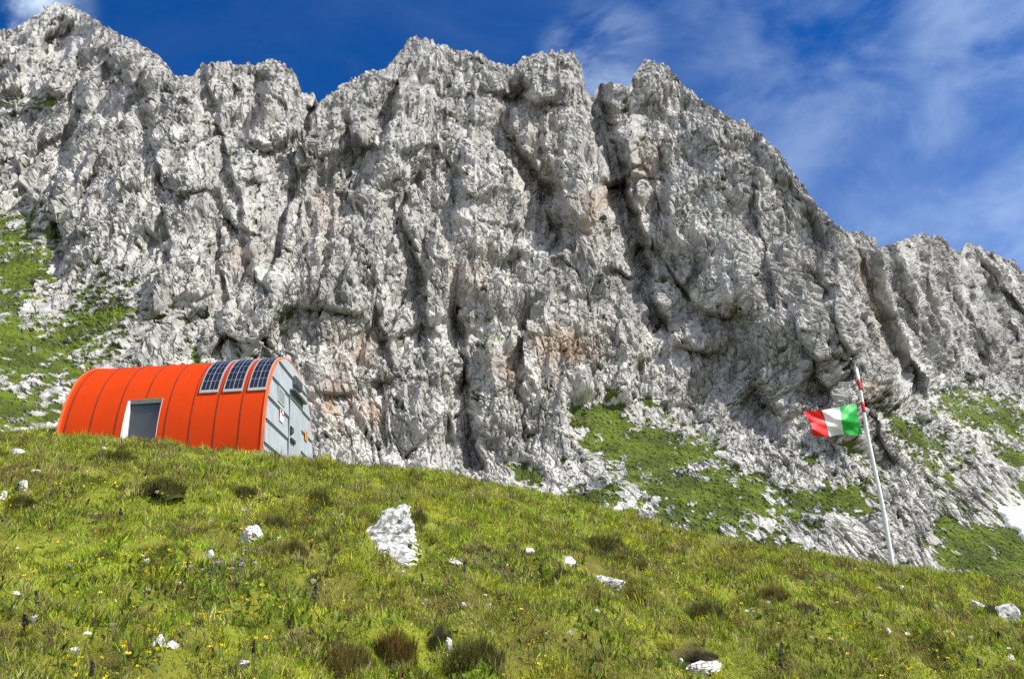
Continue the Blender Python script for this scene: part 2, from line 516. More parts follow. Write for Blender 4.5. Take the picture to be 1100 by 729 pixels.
    GUL = [([(338, 95), (331, 140), (320, 180), (308, 225), (298, 265), (285, 310)], 6, 16, 6),
           ([(418, 100), (396, 145), (383, 180), (374, 222)], 8.5, 12, 24),
           ([(443, 195), (420, 225), (432, 262), (446, 295), (448, 328), (452, 376)], 8, 26, 14),
           ([(542, 100), (525, 145), (548, 180), (585, 220), (600, 255)], 11, 12, 30),
           ([(630, 85), (642, 145), (655, 182), (663, 227), (675, 277), (681, 305), (702, 360)], 16, 10, 24),
           ([(806, 130), (803, 190), (803, 225), (812, 265), (822, 310), (826, 350)], 5, 10, 10),
           ([(775, 335), (790, 380), (797, 440), (806, 476)], 8, 26, 36),
           ([(484, 345), (491, 390), (497, 440), (506, 505)], 9, 9, 17),
           ([(15, 170), (22, 205), (30, 240)], 3, 6, 8), ([(88, 60), (83, 105), (72, 165)], 4, 6, 12),
           ([(62, 210), (60, 240), (63, 285)], 4, 5, 7), ([(912, 250), (930, 320), (950, 375), (980, 430)], 5, 8, 16),
           ([(950, 295), (960, 340), (968, 372)], 5, 10, 18), ([(215, 75), (226, 120), (245, 190), (258, 250)], 4, 24, 8),
           ([(700, 120), (705, 180), (712, 240), (722, 300)], 4, 30, 12), ([(566, 330), (560, 370), (552, 420)], 3.5, 14, 10),
           ([(870, 230), (876, 300), (895, 370), (915, 430), (950, 500)], 4, 8, 12), ([(152, 90), (160, 150), (175, 210), (178, 280)], 3.5, 18, 8),
           ([(395, 300), (402, 350), (420, 400)], 4, 12, 9), ([(735, 300), (720, 350), (690, 400)], 4, 9, 16), ([(1050, 270), (1062, 320), (1080, 380)], 5, 12, 16),
           ([(505, 80), (500, 130), (488, 190), (480, 240)], 3, 18, 9), ([(350, 200), (352, 260), (345, 330)], 3, 14, 8), ([(230, 250), (240, 320), (235, 390)], 3, 14, 7)]
    for P, amp, wl, wr in GUL:
        P = np.array(P, float)
        ug = np.interp(V, P[:, 1], P[:, 0])
        d = U - ug + wu
        env = sstep(P[0, 1] - 22, P[0, 1] + 12, V) * (1 - sstep(P[-1, 1] - 14, P[-1, 1] + 26, V))
        wob2 = .92 + .45 * perlin(V / 48 + P[0, 0], 0 * V, 0 * V, 94)
        amp = amp * (.95 + .4 * perlin(V / 60 + P[0, 0] * .7, U / 60, 0 * V, 95))
        D -= amp * env * np.where(d < 0, np.exp(d / wl), 1 - sstep(.55, 1.25, np.maximum(d, 0) / (wr * wob2)))
    CAV = [(362, 428, 20, 9, 3), (412, 416, 15, 11, 4), (748, 384, 28, 12, 4), (490, 420, 10, 32, 4), (553, 285, 20, 9, 3), (865, 305, 14, 10, 2.5), (620, 330, 40, 12, 2.5),
           (560, 470, 24, 10, 2), (275, 205, 14, 9, 2.5), (155, 180, 12, 9, 2), (120, 235, 8, 16, 2.5), (945, 350, 14, 24, 3), (1000, 330, 20, 10, 2), (730, 90, 9, 7, 2.5), (850, 400, 20, 9, 2)]
    for u0, v0, su, sv, a in CAV:
        du, dv = (U + wu * 1.4 - u0) / su, (V + wu - v0) / sv
        D -= a * np.exp(-(du ** 2 + np.where(dv < 0, (dv * 2.2) ** 2, (dv * .8) ** 2)))
    # slanted rock fabric: upright on the left, leaning to the right low on the right-hand side
    lean = np.interp(U, [0, 350, 620, 760, 1000, 1100], [.12, .08, -.03, -.10, -.30, -.25]) * sstep(380, 520, V) + .06
    # rotate the face coordinates by the lean
    la, lb = fa - lean * fb, fb + lean * fa
    rock = np.clip(1 - 1.15 * sstep(.15, .75, gr), .12, 1)
    edge = sstep(0, 26, V - vs)                     # calm close to the skyline, so that its outline stays
    big = ridged(la / 38, lb / 95, Y / 60, 3, 100)
    D += rock * (big * 3.0 - 1.0) * (.4 + .6 * edge)
    # buttresses: long faces to the right, short steep ones to the left, wandering and dying out
    for per, amp, sd in ((31., 9.0, 101),):
        ph = la / per + 1.1 * fbm(la / (per * 2.2), lb / (per * 2.4), Y / 60, 3, sd) + .35 * perlin(la / per, lb / (per * .7), Y / 30, sd + 3)
        fr = ph - np.floor(ph)
        saw = np.where(fr < .30, fr / .30, 1 - (fr - .30) / .70)
        mod = sstep(-.35, .35, perlin(la / (per * 1.7), lb / (per * 2.6), Y / 60, sd + 4))
        D += rock * amp * (saw - .5) * mod * (.25 + .75 * edge) * sstep(36, 60, sig)
    # slabs: large plane faces set at angles to one another
    v1 = perlin(la / 16, lb / 22, Y / 40, 110) * 5.; v2 = perlin(la / 16 + 5, lb / 22, Y / 40, 111) * 6.
    fb_, _e = facets((la + v1) / 15., (lb + v2) / 30., 112)
    fm_, _e = facets((la + .7 * v1) / 7.5, (lb + .7 * v2) / 15., 114)
    D += rock * (blur(blur(fb_, 4), 3) * 6.3 + blur(blur(fm_, 2), 2) * 3.0) * (.25 + .75 * edge) * sstep(36, 60, sig)
    w1 = perlin(la / 7, lb / 10, Y / 30, 120) * 2.0
    w2 = perlin(la / 7 + 7, lb / 10, Y / 30, 121) * 2.0
    mid = ridged((la + w1) / 11, (lb + w2) / 42, Y / 40, 5, 130, .55)
    f1, e1 = facets((la + w1) / 5.5, (lb + w2) / 10.5, 140)
    f1 = blur(blur(f1, 1), 1)
    f5, e5 = facets((la + .6 * w1) / 2.6, (lb + 1.5 * w2) / 17, 144)
    f5 = blur(f5, 1)
    X2 = A * (Y - D); Y2 = Y - D; Z2 = EYE + E * Y2
    # normal of the calm surface
    def normals(X, Y, Z):
        P = np.stack([X, Y, Z], -1)
        n = np.cross(np.gradient(P, axis=1), np.gradient(P, axis=0))
        n /= np.maximum(np.linalg.norm(n, axis=-1, keepdims=True), 1e-9)
        return n
    Yb = blur(blur(Y2, 9), 9)
    Nn = normals(A * Yb, Yb, EYE + E * Yb)
    if Nn[NR // 2, NC // 2, 1] > 0: Nn = -Nn
    Nn = Nn * .45 + np.array([0, -.55, .14])
    Nn /= np.linalg.norm(Nn, axis=-1, keepdims=True)
    # mid-size relief first, then everything finer is sampled on the displaced surface
    steep = sstep(38, 60, sig)
    H0 = (mid * 1.5 + f1 * 1.25 + f5 * 1.5 * steep) * (.25 + .75 * edge) * (.4 + .6 * steep) * rock
    qx, qy, qz = X2 + Nn[..., 0] * H0, Y2 + Nn[..., 1] * H0, Z2 + Nn[..., 2] * H0
    qa, qb = qx - lean * (qz + .3 * qy), qz + .3 * qy + lean * qx
    w3 = perlin(qa / 2.2, qb / 2.8, qy / 2.5, 150) * .9
    w4 = perlin(qa / 2.2 + 4, qb / 2.8, qy / 2.5, 151) * .9
    f2, e2 = facets((qa + w3 + .35 * qy) / 1.9, (qb + w4) / 4.6, 160)
    f3, e3 = facets((qa + w3 + .5 * qy) / .85, (qb + w4) / 1.55, 170)
    f4, e4 = facets((qa + .6 * w4) / .42, (qb + .6 * w3 + .4 * qy) / .75, 175)
    flute = ridged((qa + .5 * w3) / 1.7, qb / 10, qy / 3, 4, 180, .55)
    fine = ridged(qa / .9, qb / 1.9, qy / .9, 3, 190)
    flute = flute * (.15 + .85 * steep)
    rough = .45 + .75 * sstep(-.25, .4, fbm(qa / 9, qb / 16, qy / 9, 3, 198))
    calm = .7 + .3 * sstep(-.3, .35, perlin(fa / 16, fb / 22, Y / 20, 196))
    def spacing(P):
        return np.maximum(np.linalg.norm(np.gradient(P, axis=0), axis=-1), np.linalg.norm(np.gradient(P, axis=1), axis=-1))
    Q0 = np.stack([qx, qy, qz], -1)
    st = blur(spacing(Q0), 2)
    fade = np.clip(.55 / st, 0, 1) ** 1.5        # no finer relief than the mesh can carry
    crack = (1 - sstep(0, .10, e2)) * .55 + (1 - sstep(0, .12, e3)) * .25
    H = H0 + rock * calm * fade * (f2 * .70 + flute * 1.0 + f3 * .40 * rough + fine * .28 * rough + f4 * .20 * rough - crack)
    # boulders standing out of the grass
    gn = fbm(la / 7, lb / 9, Y / 9, 4, 200, .6) + .45 * f2 + .4 * f3
    gn = gn * .55 + .75 * fbm(la / 2.2, lb / 2.0, Y / 3, 4, 202, .65) + .3 * perlin(la / 5, lb / 3.5, Y / 5, 203)
    gmask = gr * .92 + .90 * gn - .05 * flute
    slopeN = Nn[..., 2]
    grass = sstep(.46, .68, gmask)
    # tufts on the ledges of the wall
    led = sstep(.62, .9, fbm(la / 5, lb / 3.2, Y / 6, 4, 210, .6) + .55 * sstep(.45, .75, slopeN) - .15) * sstep(120, 330, V) * .5
    H = H * (1 - .8 * grass) + (1 - grass) * sstep(.35, .9, gr) * (.25 + .6 * f2 + .5 * f3)
    H += grass * (fbm(qx / .9, qz / .9, qy / .9, 4, 205, .65) * .30)
    X3 = X2 + Nn[..., 0] * H; Y3 = Y2 + Nn[..., 1] * H; Z3 = Z2 + Nn[..., 2] * H
    N3 = normals(X3, Y3, Z3)
    if N3[NR // 2, NC // 2, 1] > 0: N3 = -N3
    tuft = sstep(.55, .8, N3[..., 2]) * sstep(.25, .6, fbm(fa / 9, fb / 7, Y / 9, 4, 215)) * .8 * sstep(60, 260, V)
    grass = np.maximum(grass, np.maximum(led, tuft) * (1 - sstep(0, 1, 1 - sstep(0, 20, V - vs))))
    # colour of the stone itself ----------------------------------------------------------
    c = np.ones(V.shape + (3,)) * np.array([.402, .388, .360])
    c *= (1 + .16 * fbm(fa / 22, fb / 30, Y / 30, 3, 300) + .18 * perlin(la / 3, lb / 7, Y / 6, 310) + .36 * perlin(la / .8, lb / 1.3, Y / 1.5, 320) + .22 * perlin(la / .33, lb / .5, Y / 1, 321))[..., None]
    pale = sstep(.15, .6, fbm(la / 6, lb / 8, Y / 8, 4, 330) + .35 * sstep(250, 480, V))[..., None]
    c = c * (1 + .30 * pale)
    lich = sstep(.10, .55, fbm(la / 1.9, lb / 6, Y / 5, 5, 340, .65))[..., None] * .65
    c = c * (1 - lich) + np.array([.15, .145, .132]) * lich
    strk = sstep(.50, .86, ridged((qa + w3) / 1.25, qb / 5.5, qy / 2.5, 2, 345))[..., None] * .55 * sstep(-.2, .3, perlin(fa / 12, fb / 16, Y / 9, 346))[..., None]
    c = c * (1 - strk) + np.array([.12, .115, .105]) * strk
    och = np.zeros_like(V)
    for q in [(602, 378, 34, 24, 0, .9), (545, 400, 16, 22, 0, .7), (500, 425, 12, 24, 0, .7), (360, 440, 28, 26, 0, .8), (400, 445, 20, 16, 0, .8), (640, 215, 22, 14, -.3, .9),
              (632, 240, 8, 20, 0, .8), (385, 380, 30, 22, 0, .5), (700, 180, 14, 40, .1, .55), (280, 125, 16, 22, 0, .4), (930, 330, 10, 60, -.3, .45), (580, 180, 30, 40, 0, .35),
              (255, 285, 30, 40, 0, .3), (500, 300, 40, 40, 0, .25), (930, 420, 12, 14, 0, .6), (350, 230, 24, 50, 0, .3)]:
        och = np.maximum(och, q[5] * blob(*q[:5]))
    och = (och * sstep(-.25, .45, fbm(la / 4, lb / 10, Y / 6, 4, 350) + .2))[..., None] * .75
    c = c * (1 - och) + np.array([.36, .225, .13]) * (1 + .25 * perlin(la / 2, lb / 4, Y / 5, 355))[..., None] * och
    gv = sstep(-.4, .4, fbm(fa / 6, fb / 5, Y / 8, 4, 360))[..., None]
    gcol = np.array([.054, .074, .011]) * (1 - gv) + np.array([.100, .138, .014]) * gv
    gcol = gcol * (1 + .35 * perlin(fa / .7, fb / .7, Y / 1.5, 370))[..., None]
    earth = sstep(.35, .6, fbm(fa / 2.5, fb / 2, Y / 3, 3, 380))[..., None] * .6
    gcol = gcol * (1 - earth) + np.array([.10, .09, .045]) * earth
    c = c * (1 - grass[..., None]) + gcol * grass[..., None]
    c = np.clip(c, .01, .8)
    # the far side of the ridge
    P = np.stack([X3, Y3, Z3], -1)
    back = []
    for k in range(1, 12):
        q = P[-1].copy(); q[:, 1] += 7.0 * k; q[:, 2] -= 1.2 * k + .45 * k * k
        q[:, 2] += perlin(q[:, 0] / 6, q[:, 1] / 6, q[:, 2] / 6, 400) * 2.0
        back.append(q)
    P = np.concatenate([P, np.stack(back, 0)], 0)
    c = np.concatenate([c, np.repeat(c[-1:], len(back), 0)], 0)
    c = np.concatenate([c, np.ones(c.shape[:2] + (1,))], -1)
    o = np_mesh('mountain', P.reshape(-1, 3), grid_faces(*P.shape[:2]), M_rock, False, c.reshape(-1, 4))
    o['kind'] = 'structure'
    return U, V, np.stack([X2, Y2, Z2], -1), Nn, P[:NR]


WU, WV, WP, WN, WF = wall()

# ------------------------------------------------------------------ snow in the hollow on the right
def snow():
    poly_c = (1095, 563)
    iu = np.where((WU[0] > 1055) & (WU[0] < 1190))[0]
    V = WV[:, iu]; U = WU[:, iu]
    rows = np.where((V.min(1) < 600) & (V.max(1) > 520))[0]
    sub = np.ix_(rows[::3], iu[::3])
    u, v, P, N = WU[sub], WV[sub], WP[sub], WN[sub]
    # outline: starts at (1074,546), widens to the right, lower edge runs down to (1100,582)
    lo = 556 + (u - 1074) * .95 + 2.5 * np.sin(u * .35)
    hi = 546 - (u - 1074) * .16 + 2 * np.sin(u * .22 + 1)
    d = np.minimum(np.minimum(lo - v, v - hi), (u - 1071) * 1.0)
    d = np.minimum(d, (1180 - u))
    off = np.where(d > 0, .35 + 1.1 * (1 - np.exp(-d / 5.0)), -1.5 + .3 * d)
    Q = P + N * off[..., None]
    o = np_mesh('snow_patch', Q.reshape(-1, 3), grid_faces(*Q.shape[:2]), M_snow, True)
    tag(o, 'patch of old white snow lying in the hollow at the far right edge', 'snow')


snow()

# ------------------------------------------------------------------ the red shelter
K = 1.55
H_YAW, H_TA, H_TR = .03143, -.01859, -.00215
H_POS = Vector((-3.05282 * K, 10.46881 * K, 2.15583 * K + EYE))
HW, HH, HN, HL, HS = 1.3 * K, 1.54471 * K, 2.42378, 2.45351 * K, .2953 * K
HM = Matrix.Translation(H_POS) @ Matrix.Rotation(H_YAW, 4, 'Z') @ Matrix.Rotation(H_TA, 4, 'Y') @ Matrix.Rotation(H_TR, 4, 'X')
HMi = HM.inverted()


def shell_pt(a, th, off=0.):
    """a metres left of the near end, th from the front foot (0) over the ridge (pi/2) to the rear foot"""
    c, s = math.cos(th), math.sin(th)
    y = -HW * math.copysign(abs(c) ** (2 / HN), c); z = HH * abs(s) ** (2 / HN)
    if off:
        e = 1e-3
        if th < .02 or th > math.pi - .02: n = Vector((0, -1 if th < 1 else 1, 0))
        else:
            p1 = shell_pt(0, th - e); p2 = shell_pt(0, th + e); d = (p2 - p1).normalized(); n = Vector((0, -d.z, d.y))
        y += n.y * off; z += n.z * off
    return Vector((-a, y, z))


def local_ray(u, v):
    a, m = ray(u, v)
    o = HMi @ Vector((0, 0, EYE)); d = (HMi.to_3x3() @ Vector((float(a), 1, float(m)))).normalized()
    return o, d


def end_pt(u, v):          # photo pixel -> point (y, z) of the end wall plane
    o, d = local_ray(u, v); t = -o.x / d.x
    p = o + d * t
    return p.y, p.z


def shell_hit(u, v):       # photo pixel -> (a, th) on the barrel
    o, d = local_ray(u, v)
    prev = None
    for i in range(4000):
        p = o + d * (10 + i * .005)
        r = (abs(p.y) / HW) ** HN + (max(p.z, 0) / HH) ** HN
        if r < 1 and p.z > 0:
            th = math.atan2((max(p.z, 1e-6) / HH) ** (HN / 2), math.copysign((abs(p.y) / HW) ** (HN / 2), -p.y))
            return -p.x, th
    return None


M_orange = mat_plain('orange_paint', (.54, .043, .002), .6, var=.07, scale=1.3, bump=.16, spec=.12)
M_seam = mat_plain('dark_seam', (.16, .022, .008), .7, var=.3)
M_rim = mat_plain('orange_rim', (.80, .13, .025), .5)
M_grey = mat_plain('grey_painted_board', (.35, .385, .40), .6, var=.18, scale=2.5, bump=.1)
M_greyd = mat_plain('dark_grey_metal', (.10, .115, .115), .5, var=.2)
M_hood = mat_plain('weathered_lintel', (.13, .15, .14), .55, var=.25)
M_white = mat_plain('white_frame', (.70, .70, .67), .5, var=.06)
M_cell = mat_plain('solar_cell', (.010, .013, .026), .3, var=.3, scale=30, spec=.45)
M_grid = mat_plain('cell_busbar', (.30, .32, .34), .45, metal=.3)
M_alu = mat_plain('aluminium_frame', (.36, .37, .37), .5, metal=.2)
M_glass = mat_plain('dark_window_glass', (.018, .026, .036), .07, var=.2, spec=.9)
M_red = mat_plain('red_print', (.62, .03, .03), .5)
M_yell = mat_plain('orange_sign', (.80, .30, .02), .5)
M_dark = mat_plain('dark_iron', (.03, .03, .03), .5, metal=.5)


def build_hut():
    root = thing('shelter_hut', 'orange barrel-roofed mountain shelter with grey end wall on the meadow crest', 'mountain hut', (0, 0, 0))
    root.matrix_world = HM
    DEEP = -.55
    # window opening, read off the barrel
    aL, thL = shell_hit(132.5, 452); aR, thR = shell_hit(170, 452)
    aT, thT = shell_hit(154, 429); aB, thB = shell_hit(153, 473.5)
    wa0, wa1 = aR, aL
    A = sorted(set([0, HL, wa0, wa1] + [i * HL / 40 for i in range(41)]))
    A = [x for i, x in enumerate(A) if i == 0 or x - A[i - 1] > .012 or x in (wa0, wa1, HL)]
    T = sorted(set([thT, thB] + list(np.linspace(0, math.pi, 91))))
    bm = bmesh.new()

    def skin(off, skip):
        g = [[bm.verts.new(shell_pt(a, t, off)) for a in A] for t in T]
        lo = [bm.verts.new(Vector((-a, -(HW + off), DEEP))) for a in A]
        hi = [bm.verts.new(Vector((-a, HW + off, DEEP))) for a in A]
        g = [lo] + g + [hi]; TT = [-1] + T + [9]
        for r in range(len(g) - 1):
            for k in range(len(A) - 1):
                inside = (TT[r] >= thB - 1e-6 and TT[r + 1] <= thT + 1e-6 and A[k] >= wa0 - 1e-6 and A[k + 1] <= wa1 + 1e-6)
                if inside and skip: continue
                f = bm.faces.new([g[r][k], g[r][k + 1], g[r + 1][k + 1], g[r + 1][k]]); f.smooth = True
        return g
    skin(0, True)
    bm_obj('barrel_shell', bm, M_orange, root)
    # far end wall
    bm = bmesh.new()
    vs = [bm.verts.new(shell_pt(HL - .01, t, -.01)) for t in np.linspace(0, math.pi, 50)]
    vs = [bm.verts.new((-HL + .01, -HW + .01, DEEP))] + vs + [bm.verts.new((-HL + .01, HW - .01, DEEP))]
    bm.faces.new(vs)
    bm_obj('rear_wall', bm, M_grey, root)

    # raised seams between the panels (slim strips, coloured dark for the shade in the overlap gap)
    def strip(bm, a, w, off, t0, t1, n=70, mi=0, th=.0):
        ts = np.linspace(t0, t1, n)
        R = []
        for t in ts:
            R.append([bm.verts.new(shell_pt(a - w / 2, t, .001)), bm.verts.new(shell_pt(a - w / 2, t, off)),
                      bm.verts.new(shell_pt(a + w / 2, t, off)), bm.verts.new(shell_pt(a + w / 2, t, .001))])
        for q, r in zip(R, R[1:]):
            for i in range(3):
                f = bm.faces.new([q[i], q[i + 1], r[i + 1], r[i]]); f.material_index = mi; f.smooth = False
        bm.faces.new(R[0]).material_index = mi; bm.faces.new(R[-1][::-1]).material_index = mi
    for k in range(1, 9):
        a = (9 - k) * HS
        b = bmesh.new()
        if wa0 - .02 < a < wa1 + .02:
            strip(b, a, .015, .011, thT + .02, math.pi)
        else:
            strip(b, a, .015, .011, .0, math.pi)
        bm_obj('panel_seam', b, M_seam, root)
    b = bmesh.new(); strip(b, .015, .05, .022, 0, math.pi, 90)
    rim = bm_obj('edge_trim', b, M_rim, root); rim['label'] = 'pale orange edge strip'
    b = bmesh.new(); strip(b, HL - .015, .04, .018, 0, math.pi, 90)
    bm_obj('edge_trim', b, M_rim, root)

    # ---- window
    zT = shell_pt(0, thT).z; zB = shell_pt(0, thB).z
    yP = shell_pt(0, thT).y + .03               # glass stands upright, flush with the skin at its head
    win = bpy.data.objects.new('window', None); COL.objects.link(win); win.parent = root
    win['label'] = 'recessed square window with white jambs'
    ts = np.linspace(thB, thT, 14)
    for a, sgn in ((wa0, 1), (wa1, -1)):
        b = bmesh.new()
        o_ = [b.verts.new(shell_pt(a, t, .008)) for t in ts]
        i_ = [b.verts.new((-a, yP + .03, shell_pt(0, t).z)) for t in ts]
        lip = .045 if a == wa1 else .004
        o2 = [b.verts.new(shell_pt(a + sgn * lip, t, .008)) for t in ts]
        i2 = [b.verts.new((-a - sgn * lip, yP + .03, shell_pt(0, t).z)) for t in ts]
        for k in range(len(ts) - 1):
            for p, q in ((o_, i_), (o2, i2), (o_, o2)):
                b.faces.new([p[k], p[k + 1], q[k + 1], q[k]])
        bm_obj('jamb', b, M_white, win)
    b = bmesh.new(); bx(b, (-wa1 + .03, yP + .005, zB), (-wa0 - .03, yP + .012, zT - .02)); bm_obj('pane', b, M_glass, win)
    b = bmesh.new(); yb = shell_pt(0, thB).y
    bx(b, (-wa1 + .002, yb - .03, zB - .035), (-wa0 - .002, yP + .03, zB + .012), .006); bm_obj('sill', b, M_white, win)
    b = bmesh.new()
    bx(b, (-wa1 + .005, yP - .045, zT - .085), (-wa0 - .005, yP + .02, zT + .006), .004)
    bm_obj('window_hood', b, M_hood, win)
    b = bmesh.new()
    for x0, x1, z0, z1 in ((-wa1 + .03, -wa1 + .06, zB, zT - .03), (-wa0 - .06, -wa0 - .03, zB, zT - .03), (-wa1 + .03, -wa0 - .03, zB, zB + .03)):
        bx(b, (x0, yP - .012, z0), (x1, yP + .01, z1), .003)
    bm_obj('window_frame', b, M_greyd, win)
    # dark interior box behind the glass
    b = bmesh.new(); bx(b, (-wa1 + .0, yP + .02, zB - .02), (-wa0 - .0, yP + .06, zT + .02)); bm_obj('window_backing', b, M_greyd, win)

    # ---- solar panels
    for uL, uR, vb in ((214.3, 234.3, 423.2), (239.8, 260.2, 422.0), (266.3, 285.9, 420.6)):
        a1, t0 = shell_hit(uL, vb); a0, _ = shell_hit(uR, vb - .7)
        t1 = 1.86
        sp_ = bpy.data.objects
        b = bmesh.new()
        fr = .017

        def patch(bm_, x0, x1, s0, s1, off, n=26, mi=0, side=True):
            ts_ = np.linspace(s0, s1, n); R = []
            for t in ts_:
                R.append([bm_.verts.new(shell_pt(x0, t, .004)), bm_.verts.new(shell_pt(x0, t, off)), bm_.verts.new(shell_pt(x1, t, off)), bm_.verts.new(shell_pt(x1, t, .004))])
            for q, r in zip(R, R[1:]):
                for i in range(3): bm_.faces.new([q[i], q[i + 1], r[i + 1], r[i]]).material_index = mi
            bm_.faces.new(R[0]).material_index = mi; bm_.faces.new(R[-1][::-1]).material_index = mi
        patch(b, a0 + fr, a1 - fr, t0 + .03, t1 - .03, .026, 30)
        pnl = bm_obj('solar_panel', b, M_cell, root)
        b = bmesh.new()
        patch(b, a0, a0 + fr, t0, t1, .036, 30); patch(b, a1 - fr, a1, t0, t1, .036, 30)
        patch(b, a0 + fr, a1 - fr, t0, t0 + .03, .036, 3); patch(b, a0 + fr, a1 - fr, t1 - .03, t1, .036, 3)
        bm_obj('panel_frame', b, M_alu, pnl)
        b = bmesh.new()
        for k in range(1, 4):
            x = a0 + fr + (a1 - a0 - 2 * fr) * k / 4
            patch(b, x - (.007 if k == 2 else .0025), x + (.007 if k == 2 else .0025), t0 + .03, t1 - .03, .0285, 30)
        nrow = 11
        for k in range(1, nrow):
            t = t0 + .03 + (t1 - t0 - .06) * k / nrow
            patch(b, a0 + fr, a1 - fr, t - .0022, t + .0022, .0281, 2)
        bm_obj('cell_grid', b, M_grid, pnl)

    # ---- grey end wall of lapped boards
    def halfw(z):
        z = min(max(z, 0), HH)
        return HW * (1 - (z / HH) ** HN) ** (1 / HN)
    z_l = [end_pt(304, v)[1] for v in (394.0, 419.5, 444.0, 468.4, 492.0)]
    step = (z_l[0] - z_l[-1]) / 4
    edges = [HH] + [z_l[0] - step * k for k in range(0, 7)]
    edges = [e for e in edges if e > DEEP] + [DEEP]
    b = bmesh.new()
    for z1, z0 in zip(edges, edges[1:]):
        n = 8
        ring_f, ring_t = [], []
        for side in (-1, 1):
            zz = np.linspace(z0, z1, n) if side < 0 else np.linspace(z1, z0, n)
            for z in zz:
                w = halfw(z) - .012
                proud = .030 * (z1 - z) / (z1 - z0) + .004
                ring_f.append((proud, side * w, z)); ring_t.append((-.03, side * w, z))
        A1 = [b.verts.new(p) for p in ring_f]; A0 = [b.verts.new(p) for p in ring_t]
        try: b.faces.new(A1)
        except ValueError: pass
        for i in range(len(A1)):
            j = (i + 1) % len(A1)
            try: b.faces.new([A1[i], A1[j], A0[j], A0[i]])
            except ValueError: pass
    bmesh.ops.remove_doubles(b, verts=b.verts, dist=.0004)
    wall_ = bm_obj('end_wall', b, M_grey, root)
    # dark strips put in as the shadow under each lap, interrupted by the door
    yD0 = end_pt(308.7, 460)[0]; yD1 = end_pt(321.6, 460)[0]
    zDt = end_pt(310, 420.5)[1]
    b = bmesh.new()
    for z in edges[1:-1]:
        w = halfw(z) - .05
        segs = [(-w, yD0 - .05), (yD1 + .04, w)] if z < zDt + .02 else [(-w, w)]
        for y0, y1 in segs:
            if y1 - y0 > .1: bx(b, (.004, y0, z - .040), (.020, y1, z - .002))
    bm_obj('lap_shade_strip', b, M_greyd, wall_)
    # door
    b = bmesh.new(); bx(b, (.0, yD0, DEEP), (.045, yD1, zDt), .004)
    door = bm_obj('door', b, M_grey, root)
    b = bmesh.new()
    bx(b, (.0, yD0 - .022, DEEP), (.038, yD0 - .002, zDt)); bx(b, (.0, yD1 + .002, DEEP), (.038, yD1 + .022, zDt))
    bm_obj('door_frame', b, M_greyd, door)
    b = bmesh.new()
    bx(b, (.0, yD0 - .03, zDt + .015), (.15, yD1 + .05, zDt + .055), .004)
    bx(b, (.046, yD0 + .01, zDt - .14), (.062, yD1 + .01, zDt + .012))  # dark slab on the door stands for the shade below the hood
    bm_obj('door_hood_and_shade', b, M_greyd, door)
    # lock case, latch bar and pull of the door
    hy, hz = end_pt(309.2, 462)
    b = bmesh.new(); bx(b, (.046, hy - .01, hz - .08), (.075, hy + .10, hz + .09), .008); tube(b, [(.075, hy + .02, hz + .05), (.11, hy + .02, hz + .03), (.11, hy + .02, hz - .06), (.075, hy + .02, hz - .08)], .012, 8)
    bm_obj('door_handle', b, M_dark, door)
    ly, lz = end_pt(311.8, 474)
    b = bmesh.new(); bx(b, (.046, hy + .02, lz - .05), (.085, ly + .12, lz + .03), .006); bm_obj('latch_bar', b, M_dark, door)
    # small upper vent, side window, notices
    y0, z0 = end_pt(313.4, 408.5); y1, z1 = end_pt(320.6, 417)
    b = bmesh.new(); bx(b, (.0, y0, (z0 + z1) / 2 - .10), (.09, y1, (z0 + z1) / 2 + .10), .006)
    for k in range(4): bx(b, (.091, y0 + .03, (z0 + z1) / 2 - .075 + .045 * k), (.102, y1 - .03, (z0 + z1) / 2 - .05 + .045 * k))
    bm_obj('vent_box', b, M_greyd, root)
    y0, zt = end_pt(297.2, 414); y1, _ = end_pt(304.2, 422); zb = end_pt(297.4, 431)[1]
    b = bmesh.new(); bx(b, (.0, y0, zb), (.045, y1, zt), .004)
    sw = bm_obj('side_window', b, M_grey, root)
    b = bmesh.new(); bx(b, (.046, y0 + .06, zb + .05), (.050, y1 - .06, zt - .05)); bm_obj('pane', b, mat_plain('clouded_pane', (.26, .29, .30), .3, var=.15), sw)
    y0, zt = end_pt(299.0, 438.5); y1, zb = end_pt(302.3, 455)
    zb = end_pt(299.2, 452)[1]
    b = bmesh.new(); bx(b, (.034, y0, zb), (.040, y1, zt))
    no = bm_obj('white_notice', b, M_white, root)
    b = bmesh.new(); h = zt - zb; w = y1 - y0
    bx(b, (.041, y0 + w * .08, zt - h * .28), (.043, y0 + w * .55, zt - h * .05)); bx(b, (.041, y0 + w * .5, zt - h * .42), (.043, y1 - w * .05, zt - h * .24))
    bm_obj('red_mark', b, M_red, no)
    y0, zt = end_pt(326.2, 461.0); y1, _ = end_pt(329.0, 466); zb = end_pt(326.5, 472.5)[1]
    b = bmesh.new(); bx(b, (.034, y0, zb), (.040, y1, zt)); og = bm_obj('orange_sign', b, M_yell, root)
    b = bmesh.new(); h = zt - zb
    bx(b, (.041, y0 + .05, zt - h * .30), (.043, y1 - .06, zt - h * .16)); bx(b, (.041, y0 + .05, zt - h * .55), (.043, y1 - .04, zt - h * .42)); bx(b, (.041, y0 + .05, zt - h * .8), (.043, y1 - .08, zt - h * .68))
    bm_obj('sign_print', b, mat_plain('red_orange_print', (.65, .12, .02), .5), og)
    # ridge fittings and cable over the panels
    for k in range(6):
        b = bmesh.new()
        a = .25 + .3 * k
        p = shell_pt(a, math.pi / 2 - .08, .02); bx(b, (p.x - .06, p.y - .03, p.z), (p.x + .06, p.y + .05, p.z + .03), .004)
        bm_obj('ridge_clamp', b, M_greyd, root)


build_hut()

